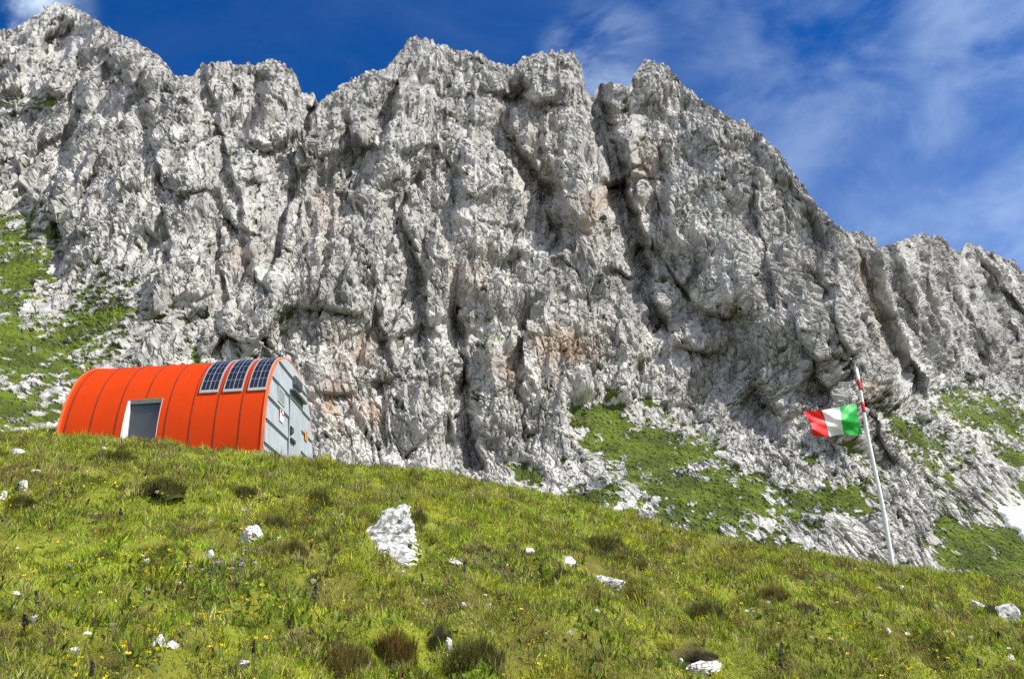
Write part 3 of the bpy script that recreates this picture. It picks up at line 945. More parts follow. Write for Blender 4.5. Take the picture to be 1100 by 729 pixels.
# ------------------------------------------------------------------ flag pole and flag
POLE_Y = 14.6
def build_pole():
    b0 = at(960.5, 615, POLE_Y); t0 = at(920.0, 396, POLE_Y + .25)
    base = ground(b0.x, b0.y)
    root = thing('flag_pole', 'thin white leaning pole with two red bands near its top', 'flagpole', (b0.x, b0.y, b0.z))
    d = t0 - b0
    bm = bmesh.new()
    pts = [Vector((0, 0, 0)) - d * .15] + [d * k / 14 + Vector((.02 * math.sin(k * .5), 0, 0)) * math.sin(k / 14 * math.pi) for k in range(0, 15)]
    rads = [.041] + [.040 - .011 * k / 14 for k in range(15)]
    tube(bm, pts, rads, 14)
    mw = mat_plain('white_pole_paint', (.80, .80, .78), .45, var=.08, scale=5)
    pole = bm_obj('pole', bm, mw, root)
    L = d.length
    for v0, v1 in ((409.2, 421.6), (435.2, 447.2)):
        k0 = (615 - v1) / 219; k1 = (615 - v0) / 219
        bm = bmesh.new()
        f = lambda k: d * k + Vector((.02 * math.sin(k * 7), 0, 0)) * math.sin(k * math.pi)
        ks = np.linspace(k0, k1, 5)
        tube(bm, [f(k) for k in ks], [.0425 - .011 * k for k in ks], 14)
        bm_obj('red_band', bm, M_red, root)
    bm = bmesh.new()
    e = d.normalized()
    tube(bm, [d, d + e * .015, d + e * .03], [.030, .031, .018], 12); bm_obj('cap', bm, M_white, root)
    return b0, d


PB, PD = build_pole()


def build_flag():
    nx, ny = 44, 26
    m, nt, b, L = new_mat('flag_cloth')
    a = nt.nodes.new('ShaderNodeAttribute'); a.attribute_name = 'tint'
    L.new(a.outputs['Color'], b.inputs['Base Color']); b.inputs['Roughness'].default_value = .55
    out = nt.nodes['Material Output']
    t = nt.nodes.new('ShaderNodeBsdfTranslucent'); L.new(a.outputs['Color'], t.inputs['Color'])
    ms = nt.nodes.new('ShaderNodeMixShader'); ms.inputs[0].default_value = .3
    L.new(b.outputs[0], ms.inputs[1]); L.new(t.outputs[0], ms.inputs[2]); L.new(ms.outputs[0], out.inputs['Surface'])
    top = np.array([(0, 919.5, 433.5), (.36, 902.5, 436.8), (.68, 883, 439.6), (1, 862.5, 443.3)])
    bot = np.array([(0, 926.8, 466.0), (.36, 907.0, 467.0), (.68, 891.0, 468.6), (1, 872.5, 468.4)])
    g = []
    for j in range(ny + 1):
        q = j / ny
        for i in range(nx + 1):
            s = i / nx
            u = np.interp(s, top[:, 0], top[:, 1]) * (1 - q) + np.interp(s, bot[:, 0], bot[:, 1]) * q
            v = np.interp(s, top[:, 0], top[:, 2]) * (1 - q) + np.interp(s, bot[:, 0], bot[:, 2]) * q
            # the fly edge is pulled in at mid height, the hoist bellies
            u += 3.2 * math.sin(q * math.pi) * s ** 3 - 1.2 * math.sin(q * math.pi) * (1 - s)
            v += 1.1 * math.sin(s * 7 + 1) * (q - .5) + .7 * math.sin(s * 11) * s
            tri = lambda t: abs((t % 1) * 2 - 1)
            dep = .05 * tri(s * 2.3 + q * .7) * (.3 + .7 * s) + .035 * tri(q * 1.6 - s * 1.9 + .3) + .03 * math.sin(s * 9.5 + q * 2.6) * (.35 + .65 * s) + .05 * math.sin(s * 4 - q * 6) + .035 * math.sin((s + q) * 14) * s
            dep += .10 * max(0, q - (1 - s * 1.6)) * (1 - s) * 2 - .10 * max(0, .55 - abs(q - .5 - .4 * (.3 - s)) * 3) * (1 - s) * .8
            dep -= .45 * s
            g.append(at(u, v, POLE_Y + .16 + dep))
    n = (nx + 1) * (ny + 1)
    V = np.array([tuple(p) for p in g])
    th = np.array([0, .004, 0])
    # colour by column; the edges of the bands are shared columns, doubled for a clean join
    cols = {0: (.012, .46, .06), 1: (.85, .85, .83), 2: (.80, .022, .018)}
    cg = np.zeros((ny + 1, nx + 1, 4)); cg[..., 3] = 1
    bm_v, bm_f, bm_c = [], [], []
    for side, off in ((0, 0.),):
        for band, (s0, s1) in enumerate(((0, 16), (16, 30), (30, 44))):
            st = len(bm_v)
            w = s1 - s0 + 1
            for j in range(ny + 1):
                for i in range(s0, s1 + 1):
                    p = V[j * (nx + 1) + i]; bm_v.append(p + np.array([0, off, 0])); bm_c.append(cols[band] + (1,))
            f = grid_faces(ny + 1, w) + st
            bm_f.append(f if side == 0 else f[:, ::-1])
    o = np_mesh('flag', np.array(bm_v), np.concatenate(bm_f), m, True, np.array(bm_c))
    tag(o, 'green white and red striped flag blowing left from the pole', 'flag')
    # ties to the pole
    for (u, v, vp) in ((919.5, 433.5, 432), (926.8, 466, 468)):
        k = (615 - vp) / 219; bm = bmesh.new()
        tube(bm, [at(u, v, POLE_Y + .16), at(u, v, POLE_Y + .16).lerp(PB + PD * k, .5) + Vector((0, 0, -.01)), PB + PD * k], .006, 6)
        bm_obj('tie_cord', bm, M_white, o)


build_flag()

# ------------------------------------------------------------------ stones in the meadow
from mathutils import noise as mnoise


def stone_mesh(seed, sx, sy, sz, shape='slab', sub=5):
    bm = bmesh.new(); bmesh.ops.create_icosphere(bm, subdivisions=sub, radius=1)
    rn = random.Random(seed)
    P = np.array([tuple(v.co) for v in bm.verts])
    for k in range(12):                      # planar breaks
        n = np.array([rn.gauss(0, 1), rn.gauss(0, 1), rn.gauss(.2, .8)]); n /= np.linalg.norm(n)
        d = rn.uniform(.42, .82)
        t = np.maximum(P @ n - d, 0)
        P = P - t[:, None] * n * .92
    s = seed * 3.7
    r1 = fbm(P[:, 0] * 1.7 + s, P[:, 1] * 1.7, P[:, 2] * 1.7, 4, seed)
    r2 = ridged(P[:, 0] * 3 + s, P[:, 1] * 3, P[:, 2] * 4.5, 4, seed + 1)
    r3 = perlin(P[:, 0] * 11 + s, P[:, 1] * 11, P[:, 2] * 11, seed + 2)
    N = P / np.linalg.norm(P, axis=1, keepdims=True)
    pit = -np.maximum(0, perlin(P[:, 0] * 5 + s, P[:, 1] * 5, P[:, 2] * 5, seed + 3) - .25) * .9
    P = P + N * (r1 * .34 + r2 * .15 + r3 * .075 + pit)[:, None]
    if shape == 'peak':
        z0 = np.clip(P[:, 2], -1, 1); h = (z0 + 1) / 2
        rad = np.sqrt(np.maximum(1 - z0 ** 2, .12))
        f = np.interp(h, [0, .2, .45, .7, .9, 1], [.85, 1.02, .86, .56, .42, .34]) / np.maximum(rad, .42)
        P[:, 0] = P[:, 0] * f + np.interp(h, [0, .25, .45, .75, 1], [-.08, -.02, -.10, .16, .34])
        P[:, 1] *= f * .8
    c = np.ones((len(P), 4)); tone = .72 * (1 + .28 * fbm(P[:, 0] * 2.5, P[:, 1] * 2.5 + s, P[:, 2] * 2.5, 4, seed + 5))
    li = sstep(.08, .38, fbm(P[:, 0] * 5 + s, P[:, 1] * 5, P[:, 2] * 5, 5, seed + 7, .65))[:, None] * .7
    cc = tone[:, None] * np.array([1, .975, .92])
    cc = cc * (1 - li) + np.array([.15, .145, .13]) * li
    c[:, :3] = cc
    for k in range(22):                      # fresh breaks over the weathered form
        n = np.array([rn.gauss(0, 1), rn.gauss(0, 1), rn.gauss(.1, .7)]); n /= np.linalg.norm(n)
        q = P @ n; d = q.max() * rn.uniform(.70, .93)
        P = P - (np.maximum(q - d, 0) * rn.uniform(.75, 1.0))[:, None] * n
    P = P + (perlin(P[:, 0] * 9 + s, P[:, 1] * 9, P[:, 2] * 9, seed + 9) * .03)[:, None] * N
    pt_ = sstep(.28, .42, perlin(P[:, 0] * 6.5 + s, P[:, 1] * 6.5, P[:, 2] * 6.5, seed + 11))[:, None] * .8
    c[:, :3] = c[:, :3] * (1 - pt_) + np.array([.07, .068, .06]) * pt_
    P = P * np.array([sx, sy, sz])
    F_ = np.array([[v.index for v in f.verts] for f in bm.faces]); bm.free()
    return P, F_, c


ROCKS = []      # footprint list so that the grass keeps clear: (x, y, r)


def rock(label, u, v, w, h, seed, shape='slab', name='limestone_rock', sink=.42, tilt=0.):
    """stone whose visible part is centred on photo pixel (u, v), w x h pixels"""
    p = on_ground(u, v + h * .38)
    px_ = pix(p.y)
    sx = w * px_ * .52; sz = h * px_ * .62; sy = max(sx * .75, sz * .8)
    P, F_, c = stone_mesh(seed, sx, sy, sz, shape, 6 if w > 30 else 4)
    o = np_mesh(name, P, F_, M_stone, False, c)
    o.location = p + Vector((0, sy * .3, sz * (.62 - sink)))
    o.rotation_euler = (0, tilt, random.Random(seed).uniform(-.3, .3))
    tag(o, label, 'rock')
    ROCKS.append((o.location.x, o.location.y, max(sx, .04)))
    return o


rock('largest white limestone boulder, peaked and pitted, standing in the middle of the meadow', 417, 569, 94, 60, 3, 'peak', sink=.20)
rock('broken white rock beside a brown tussock, below the hut end wall', 271, 570, 42, 30, 5)
rock('long white flat rock with a brown moss cushion at its right', 648, 623, 58, 20, 8)
rock('smooth pale oval stone between the big boulder and the long flat rock', 570, 590, 26, 14, 12)
rock('white rock on the meadow crest in front of the green gully', 580, 526, 24, 8, 15)
rock('white rock on the left crest, topmost at the left photo edge', 14, 483, 26, 11, 18)
rock('pale knobbly rock at the left edge, beside a dark plant spike', 22, 518, 18, 13, 21)
rock('small white rock cut by the left photo edge', 1, 531, 12, 12, 24)
rock('narrow tilted white slab just below and right of the big boulder', 489, 602, 20, 9, 27, tilt=.5)
rock('pointed white rock at the lower left, standing like a small tooth', 168, 687, 16, 20, 30, 'peak')
rock('flat whitish stone right of the small pointed tooth rock', 184, 691, 18, 8, 33)
rock('greyish half buried stone at the lower left bottom edge', 262, 711, 22, 9, 36)
rock('biggest white rock near the far right edge of the meadow', 1089, 655, 28, 26, 39)
rock('slanting white rock left of the far right edge rock', 1052, 648, 18, 12, 42, tilt=.6)
rock('small white stone just right of the flagpole foot', 968, 631, 12, 8, 45)
rock('grey partly buried rock in a hollow at the bottom, right of centre', 762, 715, 58, 20, 48)
rock('lone white pebble below the flagpole, right of the purple spikes', 954, 676, 10, 8, 51)
rock('dark grey stone in the hollow right of the pale oval stone', 609, 600, 24, 14, 54)
rock('white stone leaning on the dark tussock at the bottom centre', 484, 690, 9, 16, 57, tilt=-.4)
rock('tiny white stone on the tussock in front of the hut window', 111, 480, 8, 5, 60)
rock('white chip of stone above the yellow flowers at the left centre', 225, 594, 12, 11, 63)
rock('two-lobed white stone at the left centre near lilac flowers', 190, 626, 20, 6, 66)
rock('small round white stone left of the bottom centre tussock', 497, 649, 9, 7, 69)
rock('pale stone on the slope above the grey brown stone hollow', 455, 648, 7, 5, 72)
rock('small white stone at the right edge, half way down the meadow', 1087, 705, 9, 7, 75)
rock('tiny pale stone in the hollow at the left end of the grey partly buried rock', 732, 709, 6, 10, 78)
rock('white rock on the left slope below the crest rock, low and broad', 36, 505, 16, 6, 81)
rock('small crumbly white stone right of the slanting rock at the far right', 1068, 640, 6, 5, 84)

# ------------------------------------------------------------------ tussocks and low shrubs
def blades(xyz, length, width, lean_dir, lean_amt, face_dir, tint, mat, name, parent=None, curl=.5, two=True):
    """curved tapering grass blades: 5 vertices, one quad and one triangle each -> stored as quads"""
    n = len(xyz)
    ld = np.stack([np.cos(lean_dir), np.sin(lean_dir), np.zeros(n)], -1)
    sd = np.stack([np.cos(face_dir), np.sin(face_dir), np.zeros(n)], -1)
    up = np.array([0, 0, 1.])
    L_ = length[:, None]; W_ = width[:, None] * .5; la = lean_amt[:, None]
    p0 = xyz
    p1 = xyz + up * L_ * .55 * np.sqrt(np.maximum(1 - (la * .6) ** 2, .1)) + ld * L_ * .55 * la * .6
    up2 = np.maximum(1 - (la * (1 + curl)) ** 2, .02) ** .5
    p2 = p1 + up * L_ * .45 * up2 * np.where(la > .75, -.25, 1) + ld * L_ * .45 * np.minimum(la * (1 + curl), 1)
    v = np.stack([p0 - sd * W_, p0 + sd * W_, p1 + sd * W_ * .8, p1 - sd * W_ * .8, p2 + sd * W_ * .12, p2 - sd * W_ * .12], 1)
    b = (np.arange(n) * 6)[:, None]
    f = np.concatenate([b + np.array([0, 1, 2, 3]), b + np.array([3, 2, 4, 5])], 0)
    c = np.repeat(np.concatenate([tint, np.ones((n, 1))], 1), 6, 0)
    return np_mesh(name, v.reshape(-1, 3), f, mat, True, c, parent)


def tussock_mesh(seed, kind):
    """mound of radius 1 packed with fine leaves"""
    r = np.random.default_rng(seed)
    n = 2600
    ph = r.uniform(0, 2 * math.pi, n); rr = np.sqrt(r.uniform(0, 1, n))
    lump = 1 + .25 * np.sin(ph * 2 + seed) + .15 * np.sin(ph * 3 + seed * 2)
    x = rr * np.cos(ph) * lump; y = rr * np.sin(ph) * lump
    z = np.maximum(.34 * (1 - rr ** 1.6), 0) - .06 + .34 * perlin(x * 1.8 + seed, y * 1.8, 0 * x, seed)
    ln = r.gamma(5, .055, n); w = r.uniform(.010, .024, n)
    base = {'green': [(.085, .090, .016), (.15, .155, .026), (.22, .19, .07)], 'brown': [(.15, .12, .03), (.24, .17, .055), (.26, .25, .06)],
            'rust': [(.11, .10, .02), (.27, .10, .035), (.17, .17, .03)], 'purple': [(.10, .075, .065), (.13, .10, .06), (.14, .16, .04)]}[kind]
    k = r.integers(0, 3, n); tint = np.array(base)[k] * r.uniform(.6, 1.35, (n, 1))
    o = blades(np.stack([x, y, z], -1), ln, w, ph + r.normal(0, .6, n), np.clip(.50 + .42 * rr + r.normal(0, .25, n), 0, .97), r.uniform(0, 6.28, n), tint, M_grass, 'grass_tussock')
    # the mound under the leaves
    nr, na = 9, 24
    V = []
    for i in range(nr + 1):
        q = i / nr
        for j in range(na):
            a = 2 * math.pi * j / na
            lm = 1 + .25 * math.sin(a * 2 + seed) + .15 * math.sin(a * 3 + seed * 2)
            V.append((q * lm * math.cos(a), q * lm * math.sin(a), (.32 * (1 - q ** 1.6) - .10 - .12 * q + .34 * float(perlin(np.array([q * lm * math.cos(a) * 1.8 + seed]), np.array([q * lm * math.sin(a) * 1.8]), np.array([0.]), seed)[0]))))
    me = o.data
    nv = len(me.vertices)
    bm = bmesh.new(); bm.from_mesh(me)
    lay = bm.verts.layers.float_color.get('tint')
    vv = []
    for p in V:
        q = bm.verts.new(p); q[lay] = (base[0][0] * .8, base[0][1] * .75, base[0][2] * .9, 1); vv.append(q)
    for i in range(nr):
        for j in range(na):
            a, b2, c2, d2 = vv[i * na + j], vv[i * na + (j + 1) % na], vv[(i + 1) * na + (j + 1) % na], vv[(i + 1) * na + j]
            if i == 0: 
                try: bm.faces.new([a, c2, d2])
                except ValueError: pass
            else: bm.faces.new([a, b2, c2, d2])
    bm.to_mesh(me); bm.free()
    COL.objects.unlink(o); bpy.data.objects.remove(o)
    return me


TUS = {k: [tussock_mesh(s + 9 * i, k) for s in (1, 2)] for i, k in enumerate(('green', 'brown', 'rust', 'purple'))}
TPOS = []


def tussock(label, u, v, w, h, kind, seed=0):
    p = on_ground(u, v + h * .3)
    me = TUS[kind][seed % 2]
    o = bpy.data.objects.new('grass_tussock', me); COL.objects.link(o)
    s = w * pix(p.y) * .5
    o.location = p - Vector((0, 0, .02)); o.scale = (s * .85, s * .8, max(h * pix(p.y) / .8, s * .38))
    o.rotation_euler = (0, 0, seed * 1.7 + u)
    tag(o, label, 'tussock', 'dark tussocks in the meadow')
    TPOS.append((p.x, p.y, s))


tussock('dark green tussock in front of the hut window, with a tiny stone on it', 119, 489, 58, 22, 'green', 0)
tussock('broad dark green tussock below the middle of the hut', 174, 520, 66, 28, 'green', 1)
tussock('dark rounded tussock below the hut end wall', 341, 533, 44, 26, 'green', 2)
tussock('small olive tussock at the upper right side of the big boulder', 449, 553, 30, 26, 'green', 3)
tussock('olive tussock right above the broken white rock', 296, 560, 40, 26, 'green', 4)
tussock('brown tussock at the lower right of the broken white rock', 314, 585, 40, 26, 'brown', 5)
tussock('rusty red and dark tussock at the bottom, left of centre', 422, 690, 62, 48, 'rust', 6)
tussock('dark brown wide tussock left of the rusty one at the bottom', 372, 700, 70, 40, 'brown', 7)
tussock('round dark olive tussock at the bottom centre', 511, 697, 62, 42, 'green', 8)
tussock('dark purple leafy tuft between the rusty and the round bottom tussock', 473, 680, 28, 30, 'purple', 9)
tussock('long olive cushion on the slope above the long flat rock', 643, 580, 58, 22, 'green', 10)
tussock('small dark tuft at the right end of the long olive cushion', 688, 602, 22, 12, 'brown', 11)
tussock('brown moss cushion at the right end of the long flat rock', 677, 639, 44, 24, 'brown', 12)
tussock('dark brown tussock on the slope below left of the flagpole', 830, 633, 36, 20, 'brown', 13)
tussock('low olive brown tussock right of the dark brown slope tussock', 862, 650, 30, 16, 'brown', 14)
tussock('soft green mound left of the dark slope tussock', 757, 652, 44, 26, 'green', 15)
tussock('dark tuft over the partly buried rock at the bottom', 752, 700, 40, 14, 'purple', 16)
tussock('dark tussock right of the partly buried bottom rock', 825, 697, 40, 20, 'green', 17)
tussock('small brown tuft on the slope left of the broken white rock', 246, 566, 28, 14, 'brown', 18)
tussock('dark low tuft at the left centre of the meadow', 165, 588, 60, 12, 'brown', 19)
tussock('dark tuft beside the slanting white rock on the far right', 1067, 653, 26, 14, 'purple', 20)
tussock('dark green low tuft under the left hand crest rocks', 26, 535, 40, 16, 'green', 21)
tussock('brown grey tuft in the hollow beside the dark grey stone', 605, 612, 30, 14, 'purple', 22)
tussock('olive tussock at the top of the meadow above the big boulder', 262, 525, 40, 16, 'green', 23)
tussock('dark tussock at the bottom left corner of the meadow', 30, 690, 50, 22, 'green', 24)

# ------------------------------------------------------------------ grass
def clear(x, y):
    p = np.stack([x, y, np.zeros_like(x)], -1) - np.array(H_POS)
    M3 = np.array(HMi.to_3x3())
    l = p @ M3.T
    k = ~((l[:, 0] < .04) & (l[:, 0] > -HL - .02) & (np.abs(l[:, 1]) < HW + .01))
    for rx, ry, rr in ROCKS:
        k &= ((x - rx) ** 2 + ((y - ry) * 1.1) ** 2) > (rr * .55) ** 2
    for rx, ry, rr in TPOS:
        k &= (((x - rx) ** 2 + ((y - ry) * 1.1) ** 2) > (rr * .55) ** 2) | (RNG.uniform(0, 1, len(x)) < .4)
    return k


def scatter(n, y0=2.6, y1=18.6):
    y = (math.sqrt(y0) + RNG.uniform(0, 1, n) * (math.sqrt(y1) - math.sqrt(y0))) ** 2
    x = RNG.uniform(-1, 1, n) * (.70 * y + 1.2)
    return x, y


def grass():
    x, y = scatter(1000000)
    k = clear(x, y); x, y = x[k], y[k]
    n = len(x)
    z = ground(x, y)
    t1 = fbm(x * .55, y * .5, 0 * x, 4, 500); t2 = fbm(x * 2.2, y * 1.9, 0 * x, 3, 510); t3 = fbm(x * 5, y * 4, 0 * x, 2, 520)
    lush = sstep(-.3, .45, t1 + .4 * t2)
    dry = sstep(-.05, .6, t2 * .9 - .3 * t1 + .5 * t3)
    r = RNG.uniform(0, 1, n)
    green = np.array([.225, .375, .013]); lime = np.array([.47, .585, .022]); olive = np.array([.23, .215, .032]); straw = np.array([.64, .56, .24]); brown = np.array([.22, .14, .055])
    base = np.where((r < .45 * lush + .2)[:, None], green, np.where((r < .45 * lush + .45)[:, None], lime, olive))
    s_ = RNG.uniform(0, 1, n)
    base = np.where((s_ < .05 + .30 * dry)[:, None], straw, base)
    base = np.where((s_ > .97 - .30 * sstep(.1, .5, t3))[:, None], brown, base)
    tint = base * RNG.uniform(.65, 1.4, (n, 1)) * np.array([1, 1, 1]) * (1 + .25 * t1 + .35 * np.clip(t3, -.6, .6))[:, None]
    clump = fbm(x * 4.2, y * 3.6, 0 * x, 2, 555)
    ln = RNG.gamma(6, .0115, n) * (1 + .4 * t2 + .55 * clump) * (.8 + .35 * sstep(13, 15, y))
    ln = np.clip(ln * (.58 + .42 * sstep(4, 12, y)), .02, .2)
    stalk = RNG.uniform(0, 1, n) < .02
    ln = np.where(stalk, ln * 1.9, ln)
    w = (.0022 + .00055 * y) * RNG.uniform(.6, 1.25, n) * np.where(stalk, .6, 1)
    wind = perlin(x * 2.2, y * 2.2, 0 * x, 530) * 6
    o = blades(np.stack([x, y, z - .01], -1), ln, w, RNG.uniform(0, 6.28, n) * .6 + wind, np.clip(RNG.normal(.62, .28, n), 0, .98), RNG.normal(0, .9, n), tint, M_grass, 'meadow_grass')
    o['kind'] = 'stuff'
    # low tufts: leaves springing from one foot, each tuft with a colour of its own
    cx, cy = scatter(5200)
    pal = np.array([[.15, .155, .022], [.23, .25, .026], [.20, .135, .052], [.42, .37, .14], [.28, .36, .02], [.11, .088, .036], [.50, .50, .035]])
    kind = RNG.choice(7, len(cx), p=[.22, .18, .16, .12, .14, .10, .08]); size = RNG.gamma(4, .25, len(cx)).clip(.4, 2.2) * (.7 + .3 * sstep(4, 12, cy))
    m = 70
    ci = np.repeat(np.arange(len(cx)), m); n = len(ci)
    ph = RNG.uniform(0, 6.283, n); rr = np.sqrt(RNG.uniform(0, 1, n)) * .11 * size[ci]
    x = cx[ci] + rr * np.cos(ph); y = cy[ci] + rr * np.sin(ph)
    k = clear(x, y); ci, ph, rr, x, y = ci[k], ph[k], rr[k], x[k], y[k]; n = len(ci)
    z = ground(x, y) + .035 * size[ci] * (1 - (rr / (.11 * size[ci])) ** 2)
    tint = pal[kind[ci]] * RNG.uniform(.6, 1.4, (n, 1))
    ln = RNG.gamma(6, .0125, n).clip(.03, .16) * (.62 + .38 * sstep(4, 12, y)) * (.7 + .4 * size[ci])
    o = blades(np.stack([x, y, z - .01], -1), ln, (.0022 + .00055 * y) * RNG.uniform(.6, 1.2, n), ph + RNG.normal(0, .4, n), np.clip(.30 + .6 * rr / (.11 * size[ci]) + RNG.normal(0, .15, n), 0, .98), RNG.uniform(0, 6.28, n), tint, M_grass, 'meadow_tufts')
    o['kind'] = 'stuff'
    # broad low herb leaves in patches
    x, y = scatter(90000)
    q = sstep(.0, .4, fbm(x * 1.2 + 3, y * 1.1, 0 * x, 3, 540))
    k = clear(x, y) & (RNG.uniform(0, 1, len(x)) < .08 + .9 * q); x, y = x[k], y[k]; n = len(x)
    z = ground(x, y)
    r = RNG.uniform(0, 1, (n, 1))
    tint = (np.array([.11, .19, .018]) * (1 - r) + np.array([.22, .30, .028]) * r) * RNG.uniform(.7, 1.3, (n, 1))
    tint = np.where(RNG.uniform(0, 1, (n, 1)) < .12, np.array([.10, .05, .03]), tint)
    o = blades(np.stack([x, y, z + .005], -1), RNG.uniform(.03, .075, n), RNG.uniform(.012, .026, n), RNG.uniform(0, 6.28, n), RNG.uniform(.35, .9, n), RNG.uniform(0, 6.28, n), tint, M_grass, 'meadow_herbs', curl=.2)
    o['kind'] = 'stuff'


grass()

# ------------------------------------------------------------------ flowers
M_yf = mat_plain('yellow_petal', (.75, .58, .02), .6, var=.2, scale=40)
M_wf = mat_plain('white_petal', (.80, .78, .66), .6, var=.1, scale=40)
M_pf = mat_plain('purple_floret', (.045, .012, .07), .6, var=.4, scale=60)
M_lf = mat_plain('lilac_petal', (.42, .40, .66), .6, var=.2, scale=40)
M_stem = mat_plain('flower_stem', (.07, .11, .02), .6)


def petals(bm, r, n, cup, z, mi):
    for k in range(n):
        a = 2 * math.pi * k / n
        p = [Vector((0, 0, z))] + [Vector((r * q * math.cos(a + d), r * q * math.sin(a + d), z + cup * r * q)) for q, d in ((.7, -.42), (1., -.15), (1., .15), (.7, .42))]
        bm.faces.new([bm.verts.new(c) for c in p]).material_index = mi


def flower_mesh(name, r, stem, n, mat, cup=.35):
    bm = bmesh.new()
    tube(bm, [(0, 0, -.02), (.004, 0, stem * .5), (0, .004, stem)], .0016, 5, 0)
    petals(bm, r, n, cup, stem, 1); petals(bm, r * .7, n, cup * 2, stem + .001, 1)
    me = bpy.data.meshes.new(name); bm.to_mesh(me); bm.free()
    me.materials.append(M_stem); me.materials.append(mat)
    return me


def spike_mesh(name, h, r, mat, seed):
    rn = random.Random(seed); bm = bmesh.new()
    tube(bm, [(0, 0, -.02), (.004, .002, h * .5), (.002, 0, h)], .0025, 5, 0)
    for k in range(46):
        q = k / 46; zz = h * (.42 + .58 * q); rad = r * (1 - q ** 2 * .8) * rn.uniform(.7, 1.1); a = k * 2.4
        c = Vector((rad * math.cos(a), rad * math.sin(a), zz))
        for t in range(2):
            d = Vector((rn.uniform(-1, 1), rn.uniform(-1, 1), rn.uniform(-.6, .6))) * r * .6
            e = Vector((rn.uniform(-1, 1), rn.uniform(-1, 1), rn.uniform(-.6, .6))) * r * .6
            bm.faces.new([bm.verts.new(c - d), bm.verts.new(c + e), bm.verts.new(c + d), bm.verts.new(c - e)]).material_index = 1
    me = bpy.data.meshes.new(name); bm.to_mesh(me); bm.free()
    me.materials.append(M_stem); me.materials.append(mat)
    return me


def plant(name, me, x, y, s, label, cat, group, drop=0.):
    o = bpy.data.objects.new(name, me); COL.objects.link(o)
    o.location = (x, y, float(ground(x, y)) - drop); o.scale = (s, s, s)
    o.rotation_euler = (random.uniform(-.35, .1), random.uniform(-.25, .25), random.uniform(0, 6.28))
    tag(o, label, cat, group)


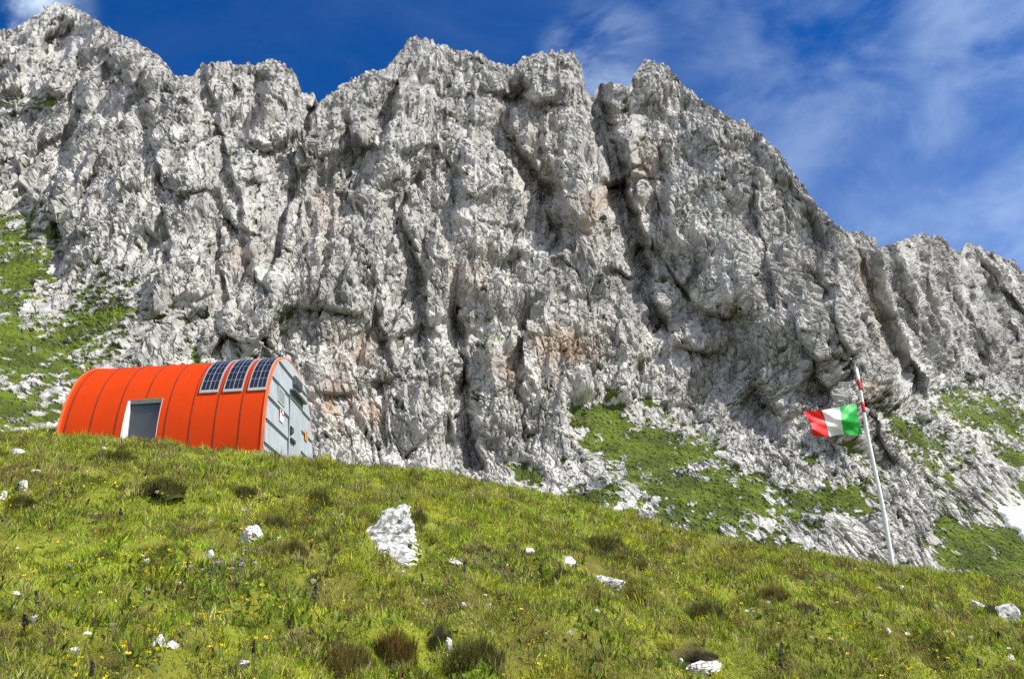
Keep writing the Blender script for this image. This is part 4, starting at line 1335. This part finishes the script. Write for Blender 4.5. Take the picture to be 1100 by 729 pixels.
def flowers():
    YF = [flower_mesh('yellow_flower', .013, .055, 5, M_yf), flower_mesh('yellow_flower', .011, .07, 6, M_yf, .8)]
    WF = [flower_mesh('white_flower', .017, .10, 7, M_wf, .5), flower_mesh('white_flower', .021, .085, 8, M_wf, .9)]
    SP = [spike_mesh('purple_spike', .17, .015, M_pf, 3), spike_mesh('purple_spike', .14, .013, M_pf, 4)]
    LF = flower_mesh('lilac_flower', .016, .07, 5, M_lf)
    # yellow: gathered in drifts
    pts = []
    drifts = [(185, 610, 40, 12, 26), (215, 700, 40, 14, 20), (240, 660, 30, 12, 22), (60, 640, 60, 40, 24), (320, 555, 30, 14, 22), (520, 560, 70, 20, 26), (700, 575, 50, 16, 30), (740, 600, 50, 20, 20),
              (990, 715, 40, 12, 26), (800, 660, 60, 30, 22), (930, 620, 60, 14, 18), (110, 720, 50, 10, 16), (600, 640, 60, 30, 18), (1000, 640, 60, 20, 14), (380, 520, 50, 10, 12)]
    for u, v, su, sv, n in drifts:
        for _ in range(n): pts.append((random.gauss(u, su), random.gauss(v, sv)))
    pts = [q for q in pts if -20 < q[0] < 1120 and q[1] < 735][:290]
    for i, (u, v) in enumerate(pts):
        if v < np.interp(u, CREST[:, 0], CREST[:, 1]) + 6: continue
        p = on_ground(u, v + 5)
        plant('yellow_flower', YF[i % 2], p.x, p.y, random.uniform(.9, 1.5) * (1 + .06 * max(0, p.y - 5)), 'small yellow flower dotted among the meadow grass', 'flower', 'yellow flowers in the meadow')
    # the many more too small to tell apart
    x, y = scatter(9000)
    q = sstep(.05, .5, fbm(x * .9 + 11, y * .8, 0 * x, 4, 560, .6))
    k = clear(x, y) & (RNG.uniform(0, 1, len(x)) < .03 + .55 * q); x, y = x[k], y[k]; m = len(x)
    tint = np.array([.85, .66, .03]) * RNG.uniform(.7, 1.15, (m, 1))
    sz = RNG.uniform(.010, .017, m) * (1 + .05 * np.maximum(0, y - 5))
    o = blades(np.stack([x, y, ground(x, y) + RNG.uniform(.035, .075, m)], -1), sz * 1.2, sz, RNG.uniform(0, 6.28, m), RNG.uniform(.4, .95, m), RNG.normal(0, .6, m), tint, M_grass, 'yellow_meadow_flowers', curl=.1)
    o['kind'] = 'stuff'
    wpts = [(52, 537), (112, 533), (62, 568), (170, 537), (178, 540), (76, 620), (144, 616), (162, 618), (118, 690), (35, 690), (88, 706), (80, 727), (180, 568), (300, 590), (372, 566), (486, 567), (489, 574),
            (492, 566), (608, 556), (611, 549), (620, 560), (454, 655), (518, 655), (530, 660), (594, 697), (620, 697), (530, 712), (825, 660), (813, 664), (807, 666), (950, 671), (1050, 697), (1088, 706), (945, 640),
            (760, 622), (700, 628), (905, 655), (640, 668), (560, 640), (330, 640), (205, 625), (260, 560), (228, 574), (100, 560), (20, 600), (430, 625), (350, 612), (1010, 660), (870, 700), (980, 690), (150, 655), (12, 655)]
    for i, (u, v) in enumerate(wpts):
        p = on_ground(u, v + 5)
        plant('white_flower', WF[i % 2], p.x, p.y, random.uniform(.8, 1.3) * (1 + .02 * max(0, p.y - 6)), 'cream white flower head standing singly in the grass', 'flower', 'white flowers in the meadow')
    spts = [(611, 521), (640, 534), (712, 559), (733, 566), (499, 613), (78, 528), (70, 531), (90, 540), (16, 524), (131, 552), (870, 655), (879, 657), (945, 648), (1000, 652), (1021, 720), (1054, 715), (1065, 692), (1073, 683),
            (840, 706), (842, 716), (42, 650), (28, 678), (334, 645), (456, 622), (930, 665), (98, 728), (1001, 632), (760, 622), (1040, 708)]
    for i, (u, v) in enumerate(spts):
        vv = max(v + 9, np.interp(u, CREST[:, 0], CREST[:, 1]) + 1)
        p = on_ground(u, vv)
        plant('purple_spike', SP[i % 2], p.x, p.y, random.uniform(.55, .85) * (1 + .03 * max(0, p.y - 7)), 'slender dark purple flower spike rising above the grass', 'flower', 'purple flower spikes in the meadow')
    for i in range(26):
        u, v = random.gauss(246, 14), random.gauss(615, 4)
        p = on_ground(u, v + 3)
        plant('lilac_flower', LF, p.x, p.y, random.uniform(.8, 1.3), 'tiny lilac flower in the patch left of the big boulder', 'flower', 'lilac flowers in one patch')


flowers()
